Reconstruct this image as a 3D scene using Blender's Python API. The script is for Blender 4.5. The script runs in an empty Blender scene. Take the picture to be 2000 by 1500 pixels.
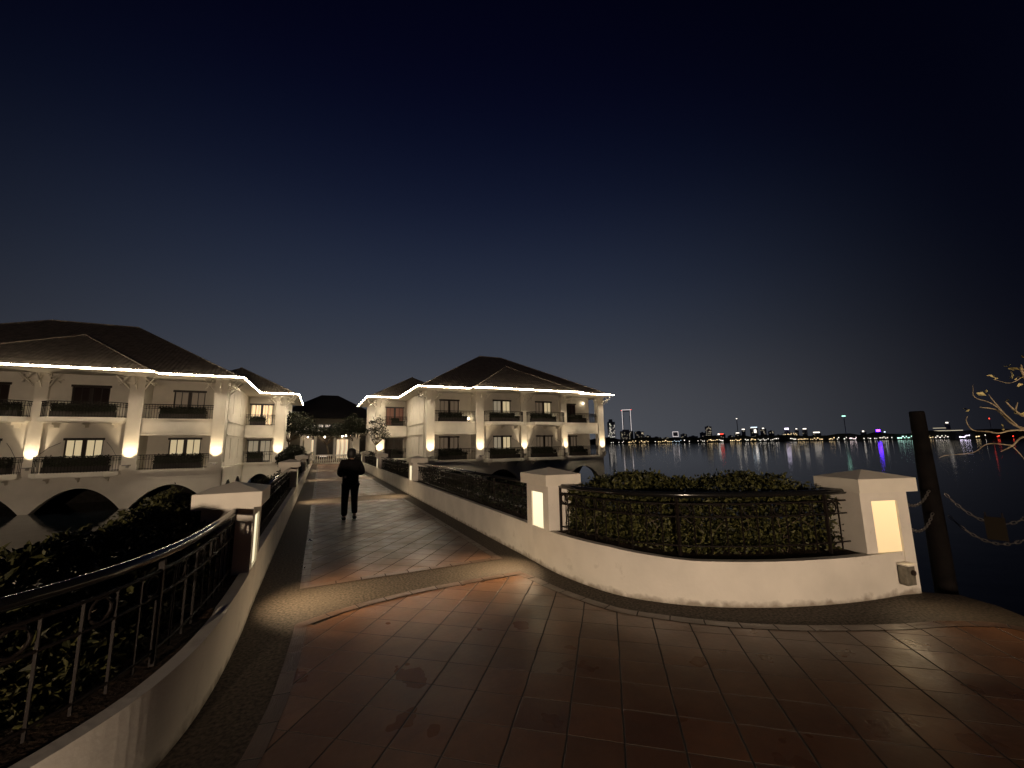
import bpy, bmesh, math, random
from math import sin, cos, pi, radians, sqrt, atan
from mathutils import Vector, Matrix
S = bpy.context.scene
COL = S.collection

# ------------------------------------------------------------------ camera
F_PX, CAM_H = 780.0, 1.70
YAW, PITCH, ROLL = radians(25.6), atan(117/780.), atan(.016)
_f = Vector((sin(YAW)*cos(PITCH), cos(YAW)*cos(PITCH), sin(PITCH)))
_r = Vector((cos(YAW), -sin(YAW), 0))
_u = _r.cross(_f)
_r2 = _r*cos(ROLL) - _u*sin(ROLL)
_u2 = _u*cos(ROLL) + _r*sin(ROLL)
cam_d = bpy.data.cameras.new('camera'); cam = bpy.data.objects.new('camera', cam_d); COL.objects.link(cam)
cam.matrix_world = Matrix(((_r2.x, _u2.x, -_f.x, 0), (_r2.y, _u2.y, -_f.y, 0), (_r2.z, _u2.z, -_f.z, CAM_H), (0, 0, 0, 1)))
cam_d.sensor_width = 36; cam_d.lens = F_PX/2000*36; cam_d.clip_start = .05; cam_d.clip_end = 9000
S.camera = cam
def bearing(x): return YAW + atan((x-1000)/F_PX*cos(PITCH))   # compass bearing used to lay out the far shore

# ------------------------------------------------------------------ world: clear city night
W = bpy.data.worlds.new("World"); S.world = W; W.use_nodes = True
nt = W.node_tree; nt.nodes.clear()
def N(nt, t, **k):
    n = nt.nodes.new(t)
    for a, b in k.items(): setattr(n, a, b)
    return n
L = nt.links.new
out = N(nt, 'ShaderNodeOutputWorld'); add = N(nt, 'ShaderNodeAddShader')
bg1 = N(nt, 'ShaderNodeBackground'); bg2 = N(nt, 'ShaderNodeBackground')
sky = N(nt, 'ShaderNodeTexSky'); sky.sky_type = 'NISHITA'; sky.sun_disc = False
sky.sun_elevation = radians(-8); sky.sun_rotation = radians(200)
L(sky.outputs[0], bg1.inputs[0]); bg1.inputs[1].default_value = .05
tc = N(nt, 'ShaderNodeTexCoord'); sep = N(nt, 'ShaderNodeSeparateXYZ'); L(tc.outputs['Generated'], sep.inputs[0])
ramp = N(nt, 'ShaderNodeValToRGB'); L(sep.outputs['Z'], ramp.inputs[0])
cr = ramp.color_ramp; cr.interpolation = 'B_SPLINE'
cr.elements[0].position = 0.0; cr.elements[0].color = (.072, .077, .087, 1)
cr.elements[1].position = .75; cr.elements[1].color = (.0008, .0008, .008, 1)
for p, c in ((.10, (.067, .070, .079)), (.22, (.038, .045, .060)), (.36, (.021, .029, .050)), (.54, (.0055, .009, .026))):
    e = cr.elements.new(p); e.color = (*c, 1)
# town glow is centred a little right of the walkway axis and dies away to both sides
dot = N(nt, 'ShaderNodeVectorMath', operation='DOT_PRODUCT'); L(tc.outputs['Generated'], dot.inputs[0])
gb = radians(15); dot.inputs[1].default_value = (sin(gb), cos(gb), 0)
mr = N(nt, 'ShaderNodeMapRange', interpolation_type='SMOOTHSTEP'); L(dot.outputs['Value'], mr.inputs[0])
mr.inputs[1].default_value = .38; mr.inputs[2].default_value = 1.0; mr.inputs[3].default_value = .055; mr.inputs[4].default_value = 1.0
mul = N(nt, 'ShaderNodeVectorMath', operation='SCALE'); L(ramp.outputs[0], mul.inputs[0]); L(mr.outputs[0], mul.inputs['Scale'])
dk = N(nt, 'ShaderNodeVectorMath', operation='ADD'); L(mul.outputs[0], dk.inputs[0]); dk.inputs[1].default_value = (.0004, .0005, .0035)
L(dk.outputs[0], bg2.inputs[0]); bg2.inputs[1].default_value = 1.0
L(bg1.outputs[0], add.inputs[0]); L(bg2.outputs[0], add.inputs[1]); L(add.outputs[0], out.inputs[0])
S.view_settings.view_transform = 'Standard'; S.view_settings.look = 'None'
S.view_settings.exposure = 0; S.view_settings.gamma = 1
S.render.engine = 'CYCLES'; S.cycles.use_denoising = True; S.cycles.sample_clamp_indirect = 4
S.cycles.max_bounces = 6; S.cycles.diffuse_bounces = 3; S.cycles.glossy_bounces = 3
S.cycles.transmission_bounces = 2; S.cycles.caustics_reflective = False

# strengths of the place's own lamps
LED = 150.0       # eave light rope
UP = 340.0        # column uplights (W)
PANEL = 1.05      # pillar light panels
POOL = 27.0       # lamp inside each pillar niche (W)
BACK = 3500.0     # globe lamp on the shore behind the viewer

# ------------------------------------------------------------------ materials
MATS = {}
def base_mat(name):
    m = bpy.data.materials.new(name); m.use_nodes = True; MATS[name] = m
    t = m.node_tree; b = t.nodes['Principled BSDF']; return m, t, b
def mat(name, col, rough=.6, spec=.5, metal=0, n_scale=0, n_amt=.15, bump=0, b_scale=40, b_dist=.01, r_var=0, col2=None):
    m, t, b = base_mat(name)
    b.inputs['Base Color'].default_value = (*col, 1); b.inputs['Roughness'].default_value = rough
    b.inputs['Specular IOR Level'].default_value = spec; b.inputs['Metallic'].default_value = metal
    tcn = N(t, 'ShaderNodeTexCoord')
    if n_scale:
        nz = N(t, 'ShaderNodeTexNoise'); nz.inputs['Scale'].default_value = n_scale; nz.inputs['Detail'].default_value = 6
        t.links.new(tcn.outputs['Object'], nz.inputs['Vector'])
        mp = N(t, 'ShaderNodeMapRange'); mp.inputs[1].default_value = .3; mp.inputs[2].default_value = .7
        t.links.new(nz.outputs[0], mp.inputs[0])
        mx = N(t, 'ShaderNodeMix', data_type='RGBA'); t.links.new(mp.outputs[0], mx.inputs[0])
        c2 = col2 or tuple(c*(1-2*n_amt) for c in col)
        mx.inputs[6].default_value = (*c2, 1); mx.inputs[7].default_value = (*col, 1)
        t.links.new(mx.outputs[2], b.inputs['Base Color'])
        if r_var:
            m2 = N(t, 'ShaderNodeMapRange'); m2.inputs[3].default_value = rough+r_var; m2.inputs[4].default_value = rough-r_var
            t.links.new(mp.outputs[0], m2.inputs[0]); t.links.new(m2.outputs[0], b.inputs['Roughness'])
    if bump:
        nb = N(t, 'ShaderNodeTexNoise'); nb.inputs['Scale'].default_value = b_scale; nb.inputs['Detail'].default_value = 4
        t.links.new(tcn.outputs['Object'], nb.inputs['Vector'])
        bp = N(t, 'ShaderNodeBump'); bp.inputs['Strength'].default_value = bump; bp.inputs['Distance'].default_value = b_dist
        t.links.new(nb.outputs[0], bp.inputs['Height']); t.links.new(bp.outputs[0], b.inputs['Normal'])
    return m
def emis(name, col, s, fold=0, base=(.1, .08, .06)):
    m, t, b = base_mat(name)
    b.inputs['Base Color'].default_value = (*base, 1); b.inputs['Roughness'].default_value = .6
    b.inputs['Emission Color'].default_value = (*col, 1); b.inputs['Emission Strength'].default_value = s
    if fold:
        tcn = N(t, 'ShaderNodeTexCoord'); wv = N(t, 'ShaderNodeTexWave'); wv.inputs['Scale'].default_value = fold
        wv.inputs['Distortion'].default_value = 2.5; wv.inputs['Detail'].default_value = 3
        t.links.new(tcn.outputs['Object'], wv.inputs['Vector'])
        mp = N(t, 'ShaderNodeMapRange'); mp.inputs[3].default_value = .45*s; mp.inputs[4].default_value = 1.1*s
        t.links.new(wv.outputs[1], mp.inputs[0]); t.links.new(mp.outputs[0], b.inputs['Emission Strength'])
    return m
plaster = mat('plaster', (.80, .755, .67), .75, .3, n_scale=1.3, n_amt=.07, bump=.25, b_scale=60, b_dist=.004)
plaster_near = mat('painted_render', (.74, .69, .62), .7, .3, n_scale=2.2, n_amt=.09, bump=.35, b_scale=26, b_dist=.006)
t_ = plaster_near.node_tree; b_ = t_.nodes['Principled BSDF']; _old = b_.inputs['Base Color'].links[0].from_socket
_tc = N(t_, 'ShaderNodeTexCoord'); _s = N(t_, 'ShaderNodeSeparateXYZ'); t_.links.new(_tc.outputs['Object'], _s.inputs[0])
_n = N(t_, 'ShaderNodeTexNoise'); _n.inputs['Scale'].default_value = 9; _n.inputs['Detail'].default_value = 8; t_.links.new(_tc.outputs['Object'], _n.inputs[0])
_a = N(t_, 'ShaderNodeMath', operation='MULTIPLY_ADD'); t_.links.new(_n.outputs[0], _a.inputs[0]); _a.inputs[1].default_value = -.16; t_.links.new(_s.outputs[2], _a.inputs[2])
_m = N(t_, 'ShaderNodeMapRange'); t_.links.new(_a.outputs[0], _m.inputs[0]); _m.inputs[1].default_value = -.075; _m.inputs[2].default_value = -.02; _m.inputs[3].default_value = .75; _m.inputs[4].default_value = 0
_n2 = N(t_, 'ShaderNodeTexNoise'); _n2.inputs['Scale'].default_value = 3.1; _n2.inputs['Detail'].default_value = 9; _n2.inputs['Roughness'].default_value = .7; t_.links.new(_tc.outputs['Object'], _n2.inputs[0])
_m2 = N(t_, 'ShaderNodeMapRange'); t_.links.new(_n2.outputs[0], _m2.inputs[0]); _m2.inputs[1].default_value = .60; _m2.inputs[2].default_value = .78; _m2.inputs[4].default_value = .45
_mx = N(t_, 'ShaderNodeMath', operation='MAXIMUM'); t_.links.new(_m.outputs[0], _mx.inputs[0]); t_.links.new(_m2.outputs[0], _mx.inputs[1])
_x = N(t_, 'ShaderNodeMix', data_type='RGBA'); t_.links.new(_mx.outputs[0], _x.inputs[0]); t_.links.new(_old, _x.inputs[6]); _x.inputs[7].default_value = (.16, .125, .09, 1); t_.links.new(_x.outputs[2], b_.inputs['Base Color'])
cap_m = mat('cast_stone', (.74, .69, .60), .7, .3, n_scale=5, n_amt=.05, bump=.2, b_scale=50, b_dist=.003)
roof_m, t_, b_ = base_mat('roof_tiles')
b_.inputs['Roughness'].default_value = .8; b_.inputs['Specular IOR Level'].default_value = .25
_tc = N(t_, 'ShaderNodeTexCoord'); _nz = N(t_, 'ShaderNodeTexNoise'); _nz.inputs['Scale'].default_value = 3; _nz.inputs['Detail'].default_value = 5
t_.links.new(_tc.outputs['Object'], _nz.inputs[0])
_rp = N(t_, 'ShaderNodeValToRGB'); _rp.color_ramp.elements[0].color = (.13, .11, .092, 1); _rp.color_ramp.elements[1].color = (.24, .205, .17, 1)
_rp.color_ramp.elements[0].position = .3; _rp.color_ramp.elements[1].position = .7
t_.links.new(_nz.outputs[0], _rp.inputs[0]); t_.links.new(_rp.outputs[0], b_.inputs['Base Color'])
_uv = N(t_, 'ShaderNodeUVMap'); _sp = N(t_, 'ShaderNodeSeparateXYZ'); t_.links.new(_uv.outputs[0], _sp.inputs[0])
def _sinw(sock, f):
    a = N(t_, 'ShaderNodeMath', operation='MULTIPLY'); a.inputs[1].default_value = f; t_.links.new(sock, a.inputs[0])
    s = N(t_, 'ShaderNodeMath', operation='SINE'); t_.links.new(a.outputs[0], s.inputs[0]); return s.outputs[0]
_a = N(t_, 'ShaderNodeMath', operation='FRACT'); _m = N(t_, 'ShaderNodeMath', operation='MULTIPLY'); _m.inputs[1].default_value = 1/.32
t_.links.new(_sp.outputs[1], _m.inputs[0]); t_.links.new(_m.outputs[0], _a.inputs[0])
_ad = N(t_, 'ShaderNodeMath', operation='SUBTRACT'); t_.links.new(_sinw(_sp.outputs[0], 2*pi/.24), _ad.inputs[0]); t_.links.new(_a.outputs[0], _ad.inputs[1])
_bp = N(t_, 'ShaderNodeBump'); _bp.inputs['Strength'].default_value = .4; _bp.inputs['Distance'].default_value = .05
t_.links.new(_ad.outputs[0], _bp.inputs['Height']); t_.links.new(_bp.outputs[0], b_.inputs['Normal'])
led_m = emis('light_rope', (1, .82, .58), LED)
frame_m = mat('dark_frame', (.022, .014, .010), .45)
iron = mat('black_iron', (.012, .009, .008), .55, .12, bump=.12, b_scale=90, b_dist=.002)
iron_gloss = mat('black_gloss_paint', (.008, .008, .008), .16, .7, bump=.1, b_scale=8, b_dist=.004)
soil = mat('soil', (.05, .030, .018), .95, .2, n_scale=20, n_amt=.3, bump=.8, b_scale=30, b_dist=.03)
trough = mat('dark_trough', (.025, .02, .017), .7)
bark = mat('bark', (.16, .125, .09), .85, .2, n_scale=10, n_amt=.3, bump=.6, b_scale=30, b_dist=.01)
wood = mat('tarred_wood', (.007, .005, .0045), .85, .12, n_scale=9, n_amt=.35, bump=.6, b_scale=22, b_dist=.01)
stone_dark = mat('dark_stone', (.03, .026, .023), .85, .3, n_scale=4, n_amt=.3, bump=.5, b_scale=12, b_dist=.02)
def leaf_mat(name, a, b2):
    m, t, b = base_mat(name); b.inputs['Roughness'].default_value = .55; b.inputs['Specular IOR Level'].default_value = .25
    g = N(t, 'ShaderNodeNewGeometry'); r = N(t, 'ShaderNodeValToRGB')
    r.color_ramp.elements[0].color = (*a, 1); r.color_ramp.elements[1].color = (*b2, 1)
    t.links.new(g.outputs['Random Per Island'], r.inputs[0]); t.links.new(r.outputs[0], b.inputs['Base Color']); return m
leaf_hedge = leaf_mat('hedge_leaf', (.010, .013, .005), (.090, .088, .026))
leaf_left = leaf_mat('shaded_hedge_leaf', (.008, .010, .004), (.052, .050, .015))  # darker copy of hedge_leaf, the left hedge's shade put into its colour
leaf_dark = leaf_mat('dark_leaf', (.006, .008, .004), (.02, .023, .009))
leaf_pale = leaf_mat('pale_leaf', (.30, .24, .08), (.5, .42, .2))
cloth = mat('dark_cloth', (.007, .006, .007), .9, .15, n_scale=14, n_amt=.3, bump=.3, b_scale=9, b_dist=.02)
trouser = mat('black_trouser', (.010, .009, .010), .9, .15, bump=.3, b_scale=9, b_dist=.02)
skin_m = mat('skin', (.30, .18, .12), .6); hair_m = mat('hair', (.008, .007, .006), .6)
sole_m = mat('pale_sole', (.6, .57, .52), .6); shoe_m = mat('shoe', (.03, .03, .03), .6)
steel = mat('steel', (.35, .34, .32), .35, .5, metal=.9)
concrete = mat('exposed_aggregate', (.088, .064, .043), .7, .3, n_scale=38, n_amt=.42, bump=.5, b_scale=140, b_dist=.004, r_var=.12)

def tile_mat(name, ox, oy, ang, su, sv, c1, c2, use_uv=False, rough=.29):
    """square clay pavers: joints, per-tile colour, gloss and a slight tilt of every tile"""
    m, t, b = base_mat(name); K = t.links.new
    if use_uv: src = N(t, 'ShaderNodeUVMap').outputs[0]
    else: src = N(t, 'ShaderNodeTexCoord').outputs['Object']
    mp = N(t, 'ShaderNodeMapping', vector_type='TEXTURE'); K(src, mp.inputs[0])
    mp.inputs['Location'].default_value = (ox, oy, 0); mp.inputs['Rotation'].default_value = (0, 0, ang); mp.inputs['Scale'].default_value = (su, sv, 1)
    # worn, slightly wandering joints
    wn = N(t, 'ShaderNodeTexNoise'); wn.inputs['Scale'].default_value = 3.0; wn.inputs['Detail'].default_value = 5; K(src, wn.inputs[0])
    ws = N(t, 'ShaderNodeVectorMath', operation='SCALE'); ws.inputs['Scale'].default_value = .05; K(wn.outputs['Color'], ws.inputs[0])
    wa = N(t, 'ShaderNodeVectorMath', operation='ADD'); K(mp.outputs[0], wa.inputs[0]); K(ws.outputs[0], wa.inputs[1])
    fl = N(t, 'ShaderNodeVectorMath', operation='FLOOR'); K(wa.outputs[0], fl.inputs[0])
    fr = N(t, 'ShaderNodeVectorMath', operation='FRACTION'); K(wa.outputs[0], fr.inputs[0])
    cz = N(t, 'ShaderNodeVectorMath', operation='MULTIPLY'); cz.inputs[1].default_value = (1, 1, 0); K(fl.outputs[0], cz.inputs[0])
    wh = N(t, 'ShaderNodeTexWhiteNoise', noise_dimensions='2D'); K(cz.outputs[0], wh.inputs[0])
    ce = N(t, 'ShaderNodeVectorMath', operation='SUBTRACT'); K(fr.outputs[0], ce.inputs[0]); ce.inputs[1].default_value = (.5, .5, .5)
    ab = N(t, 'ShaderNodeVectorMath', operation='ABSOLUTE'); K(ce.outputs[0], ab.inputs[0])
    sp = N(t, 'ShaderNodeSeparateXYZ'); K(ab.outputs[0], sp.inputs[0])
    mxx = N(t, 'ShaderNodeMath', operation='MAXIMUM'); K(sp.outputs[0], mxx.inputs[0]); thin = N(t, 'ShaderNodeMath', operation='MULTIPLY'); thin.inputs[1].default_value = .984; K(sp.outputs[1], thin.inputs[0]); K(thin.outputs[0], mxx.inputs[1])
    jt = N(t, 'ShaderNodeMapRange', interpolation_type='SMOOTHSTEP'); K(mxx.outputs[0], jt.inputs[0])
    jt.inputs[1].default_value = .474; jt.inputs[2].default_value = .492
    rp = N(t, 'ShaderNodeMix', data_type='RGBA'); K(wh.outputs[0], rp.inputs[0]); rp.inputs[6].default_value = (*c1, 1); rp.inputs[7].default_value = (*c2, 1)
    n1 = N(t, 'ShaderNodeTexNoise'); n1.inputs['Scale'].default_value = 5; n1.inputs['Detail'].default_value = 12; n1.inputs['Roughness'].default_value = .7; K(src, n1.inputs[0])
    nm = N(t, 'ShaderNodeMapRange'); nm.inputs[1].default_value = .3; nm.inputs[2].default_value = .72; nm.inputs[3].default_value = .72; nm.inputs[4].default_value = 1.15; K(n1.outputs[0], nm.inputs[0])
    sc = N(t, 'ShaderNodeVectorMath', operation='SCALE'); K(rp.outputs[2], sc.inputs[0]); K(nm.outputs[0], sc.inputs['Scale'])
    jm = N(t, 'ShaderNodeMix', data_type='RGBA'); K(jt.outputs[0], jm.inputs[0]); K(sc.outputs[0], jm.inputs[6]); jm.inputs[7].default_value = (.016, .012, .010, 1)
    K(jm.outputs[2], b.inputs['Base Color'])
    # gloss
    n2 = N(t, 'ShaderNodeTexNoise'); n2.inputs['Scale'].default_value = 2.3; n2.inputs['Detail'].default_value = 3; K(src, n2.inputs[0])
    rr = N(t, 'ShaderNodeMapRange'); rr.inputs[1].default_value = .2; rr.inputs[2].default_value = .8; rr.inputs[3].default_value = rough-.10; rr.inputs[4].default_value = rough+.22; K(n2.outputs[0], rr.inputs[0])
    rj = N(t, 'ShaderNodeMix', data_type='FLOAT'); K(jt.outputs[0], rj.inputs[0]); K(rr.outputs[0], rj.inputs[2]); rj.inputs[3].default_value = .95
    K(rj.outputs[0], b.inputs['Roughness']); b.inputs['Specular IOR Level'].default_value = .5
    # tilt + joint + grain
    w2 = N(t, 'ShaderNodeVectorMath', operation='SUBTRACT'); K(wh.outputs['Color'], w2.inputs[0]); w2.inputs[1].default_value = (.5, .5, .5)
    w3 = N(t, 'ShaderNodeVectorMath', operation='MULTIPLY'); K(w2.outputs[0], w3.inputs[0]); K(ce.outputs[0], w3.inputs[1])
    w4 = N(t, 'ShaderNodeVectorMath', operation='DOT_PRODUCT'); K(w3.outputs[0], w4.inputs[0]); w4.inputs[1].default_value = (.9, .9, 0)
    a1 = N(t, 'ShaderNodeMath', operation='MULTIPLY_ADD'); K(jt.outputs[0], a1.inputs[0]); a1.inputs[1].default_value = -.9; K(w4.outputs['Value'], a1.inputs[2])
    n3 = N(t, 'ShaderNodeTexNoise'); n3.inputs['Scale'].default_value = 24; n3.inputs['Detail'].default_value = 5; K(src, n3.inputs[0])
    a2 = N(t, 'ShaderNodeMath', operation='MULTIPLY_ADD'); K(n3.outputs[0], a2.inputs[0]); a2.inputs[1].default_value = .30; K(a1.outputs[0], a2.inputs[2])
    bp = N(t, 'ShaderNodeBump'); bp.inputs['Strength'].default_value = 1; bp.inputs['Distance'].default_value = .007; K(a2.outputs[0], bp.inputs['Height'])
    K(bp.outputs[0], b.inputs['Normal']); return m
TC1, TC2 = (.125, .056, .024), (.19, .088, .040)
tiles_m = tile_mat('clay_tiles', 1.65, 3.61, -radians(38.6), .33, .305, TC1, TC2)
tiles_far = tile_mat('clay_tiles_walkway', 1.1, 5.8, -radians(38.6), .33, .305, (.10, .050, .026), (.165, .085, .046), rough=.34)
border_m = tile_mat('clay_border', 0, 0, 0, .30, .5, (.070, .042, .028), (.11, .064, .042), use_uv=True)

wat, t_, b_ = base_mat('lake_water'); K = t_.links.new
b_.inputs['Base Color'].default_value = (.004, .006, .009, 1); b_.inputs['Roughness'].default_value = .07; b_.inputs['IOR'].default_value = 1.33
_tc = N(t_, 'ShaderNodeTexCoord'); _n = N(t_, 'ShaderNodeTexNoise'); _n.inputs['Scale'].default_value = .9; _n.inputs['Detail'].default_value = 4; K(_tc.outputs['Object'], _n.inputs[0])
_bp = N(t_, 'ShaderNodeBump'); _bp.inputs['Strength'].default_value = .35; _bp.inputs['Distance'].default_value = .035; K(_n.outputs[0], _bp.inputs['Height']); K(_bp.outputs[0], b_.inputs['Normal'])

# ------------------------------------------------------------------ mesh builder
class MB:
    def __init__(s, T=None): s.v = []; s.f = []; s.T = T; s.uv = {}
    def P(s, p): return Vector(s.T(*p)) if s.T else Vector(p)
    def poly(s, pts, uvs=None):
        i = len(s.v); s.v += [s.P(p) for p in pts]; s.f.append(tuple(range(i, i+len(pts))))
        if uvs: s.uv[len(s.f)-1] = uvs
        return s
    def box(s, x0, x1, y0, y1, z0, z1):
        c = [(x0, y0, z0), (x1, y0, z0), (x1, y1, z0), (x0, y1, z0), (x0, y0, z1), (x1, y0, z1), (x1, y1, z1), (x0, y1, z1)]
        i = len(s.v); s.v += [s.P(p) for p in c]
        s.f += [tuple(i+k for k in q) for q in ((0, 3, 2, 1), (4, 5, 6, 7), (0, 1, 5, 4), (1, 2, 6, 5), (2, 3, 7, 6), (3, 0, 4, 7))]; return s
    def prism(s, pts, z0, z1):
        n = len(pts); i = len(s.v)
        s.v += [s.P((p[0], p[1], z0)) for p in pts]+[s.P((p[0], p[1], z1)) for p in pts]
        s.f += [tuple(i+k for k in reversed(range(n))), tuple(i+n+k for k in range(n))]
        for k in range(n): s.f.append((i+k, i+(k+1) % n, i+n+(k+1) % n, i+n+k))
        return s
    def tube(s, path, r, n=8, closed=False, r_end=None):
        pts = [s.P(p) for p in path]; m = len(pts); i0 = len(s.v); rings = []
        for k, p in enumerate(pts):
            a = pts[(k-1) % m] if (closed or k > 0) else p; b = pts[(k+1) % m] if (closed or k < m-1) else p
            d = (b-a).normalized(); q = Vector((0, 0, 1)) if abs(d.z) < .9 else Vector((1, 0, 0))
            u = d.cross(q).normalized(); w = u.cross(d)
            rr = r if r_end is None else r+(r_end-r)*k/(m-1)
            rings.append([len(s.v)+j for j in range(n)])
            s.v += [p+u*cos(2*pi*j/n)*rr+w*sin(2*pi*j/n)*rr for j in range(n)]
        for k in range(m if closed else m-1):
            A, B = rings[k], rings[(k+1) % m]
            for j in range(n): s.f.append((A[j], A[(j+1) % n], B[(j+1) % n], B[j]))
        if not closed: s.f += [tuple(reversed(rings[0])), tuple(rings[-1])]
        return s
    def lathe(s, cx, cy, prof, n=12):
        rings = []
        for r, z in prof:
            rings.append([len(s.v)+j for j in range(n)])
            s.v += [s.P((cx+r*cos(2*pi*j/n), cy+r*sin(2*pi*j/n), z)) for j in range(n)]
        for A, B in zip(rings, rings[1:]):
            for j in range(n): s.f.append((A[j], A[(j+1) % n], B[(j+1) % n], B[j]))
        s.f += [tuple(reversed(rings[0])), tuple(rings[-1])]; return s
    def leaf(s, c, size, rng, up=.3):
        a = Vector((rng.gauss(0, 1), rng.gauss(0, 1), rng.gauss(up, .7))).normalized()
        b = a.cross(Vector((rng.gauss(0, 1), rng.gauss(0, 1), rng.gauss(0, 1)))).normalized()
        n_ = a.cross(b); c = Vector(c); L_ = size*rng.uniform(.5, 1.5); w = L_*.27
        i = len(s.v); s.v += [c, c+a*L_*.5+b*w+n_*L_*.08, c+a*L_-n_*L_*.12, c+a*L_*.5-b*w+n_*L_*.08]; s.f.append((i, i+1, i+2, i+3))
    def build(s, name, m, parent=None, smooth=False, bevel=0, normals=True):
        o0 = ORIGIN.get(parent.name, Vector()) if parent else Vector()
        me = bpy.data.meshes.new(name); me.from_pydata([tuple(v-o0) for v in s.v], [], s.f); me.materials.append(m)
        if s.uv:
            l = me.uv_layers.new(name='UVMap')
            for fi, uv in s.uv.items():
                for k, li in enumerate(me.polygons[fi].loop_indices): l.data[li].uv = uv[k]
        if normals:
            bm = bmesh.new(); bm.from_mesh(me); bmesh.ops.recalc_face_normals(bm, faces=bm.faces[:]); bm.to_mesh(me); bm.free()
        if smooth: me.shade_smooth()
        o = bpy.data.objects.new(name, me); COL.objects.link(o)
        if parent: o.parent = parent; ORIGIN[o.name] = o0
        if bevel:
            bv = o.modifiers.new('bevel', 'BEVEL'); bv.width = bevel; bv.segments = 2; bv.limit_method = 'ANGLE'
        return o
ORIGIN = {}
def tag(o, label=None, cat=None, group=None, kind=None):
    for k, v in (('label', label), ('category', cat), ('group', group), ('kind', kind)):
        if v: o[k] = v
    return o
def thing(name, label, cat, loc=(0, 0, 0), rz=0, group=None):
    o = bpy.data.objects.new(name, None); COL.objects.link(o); o.location = loc; o.rotation_euler = (0, 0, rz)
    o.empty_display_size = .2; ORIGIN[o.name] = Vector(loc); return tag(o, label, cat, group)
def copy_tree(o, parent=None):
    c = o.copy(); COL.objects.link(c); c.parent = parent
    for ch in list(o.children): copy_tree(ch, c)
    return c
def lamp(name, kind, loc, power, col, parent=None, **k):
    d = bpy.data.lights.new(name, kind); d.energy = power; d.color = col
    for a, b in k.items():
        if a != 'dir': setattr(d, a, b)
    o = bpy.data.objects.new(name, d); COL.objects.link(o)
    o0 = ORIGIN.get(parent.name, Vector()) if parent else Vector()
    o.location = Vector(loc)-o0
    if parent: o.parent = parent
    if 'dir' in k: o.rotation_euler = Vector(k['dir']).to_track_quat('-Z', 'Y').to_euler()
    return o
WARM = (1, .76, .47)

def catmull(pts, n=8):
    P = [Vector((*p, 0)) if len(p) == 2 else Vector(p) for p in pts]; P = [P[0]*2-P[1]]+P+[P[-1]*2-P[-2]]; o = []
    for i in range(1, len(P)-2):
        for k in range(n):
            t = k/n; a, b, c, d = P[i-1:i+3]
            o.append(.5*((2*b)+(c-a)*t+(2*a-5*b+4*c-d)*t*t+(3*b-a-3*c+d)*t**3))
    o.append(P[-2]); return o
def offset(path, d):
    o = []
    for i, p in enumerate(path):
        t = (path[min(i+1, len(path)-1)]-path[max(i-1, 0)]).normalized(); o.append(p+Vector((t.y, -t.x, 0))*d)
    return o
def ribbon(mb, a, b, za, zb, uv=False):
    d = 0
    for i in range(len(a)-1):
        l = (a[i+1]-a[i]).length
        q = [(a[i].x, a[i].y, za), (a[i+1].x, a[i+1].y, za), (b[i+1].x, b[i+1].y, zb), (b[i].x, b[i].y, zb)]
        mb.poly(q, [(d, .02), (d+l, .02), (d+l, .48), (d, .48)] if uv else None); d += l
def resample(path, step):
    o = [path[0].copy()]; acc = 0
    for a, b in zip(path, path[1:]):
        l = (b-a).length
        while acc+l >= step:
            t = (step-acc)/l; a = a.lerp(b, t); l = (b-a).length; o.append(a.copy()); acc = 0
        acc += l
    return o

# ================================================================== SETTING
WZ = -1.85
m = MB(); m.poly([(-3000, -800, WZ), (4500, -800, WZ), (4500, 4000, WZ), (-3000, 4000, WZ)]); tag(m.build('water', wat), kind='structure')
# right flare (kerb foot), from straight part outwards; left flare likewise
RC = catmull([(2.92, 5.6), (2.92, 4.75), (3.08, 3.92), (3.42, 3.40), (3.87, 3.04), (4.48, 2.73), (5.24, 2.49), (6.13, 2.33)])
LC = catmull([(-.58, 5.6), (-.57, 4.6), (-.60, 3.75), (-.68, 3.18), (-.84, 2.72), (-1.15, 2.28), (-1.6, 1.95), (-2.3, 1.65), (-3.4, 1.42)])
# deck under everything
m = MB()
edge = [(6.13, 2.33), (6.36, 2.1), (6.28, 1.8), (6.05, 1.5), (5.9, .9), (6.1, 0), (7, -1.5), (9, -4), (12, -9), (12, -22), (-14, -22), (-14, -3), (-9, .2), (-3.4, 1.42)]
out_ = [(p.x, p.y) for p in RC]+edge[1:-1]+[(p.x, p.y) for p in reversed(LC)]
m.prism(out_, -.6, 0); tag(m.build('plaza', concrete), kind='structure')
m = MB(); m.box(-.58, 2.92, 5.6, 44.6, -.6, 0); tag(m.build('walkway', concrete), kind='structure')
m = MB(); m.box(-6, 12, 44.6, 47.5, -.6, -.004); m.box(-6, 9, 47.5, 75, -.6, -.002); tag(m.build('terrace', concrete), kind='structure')
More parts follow.
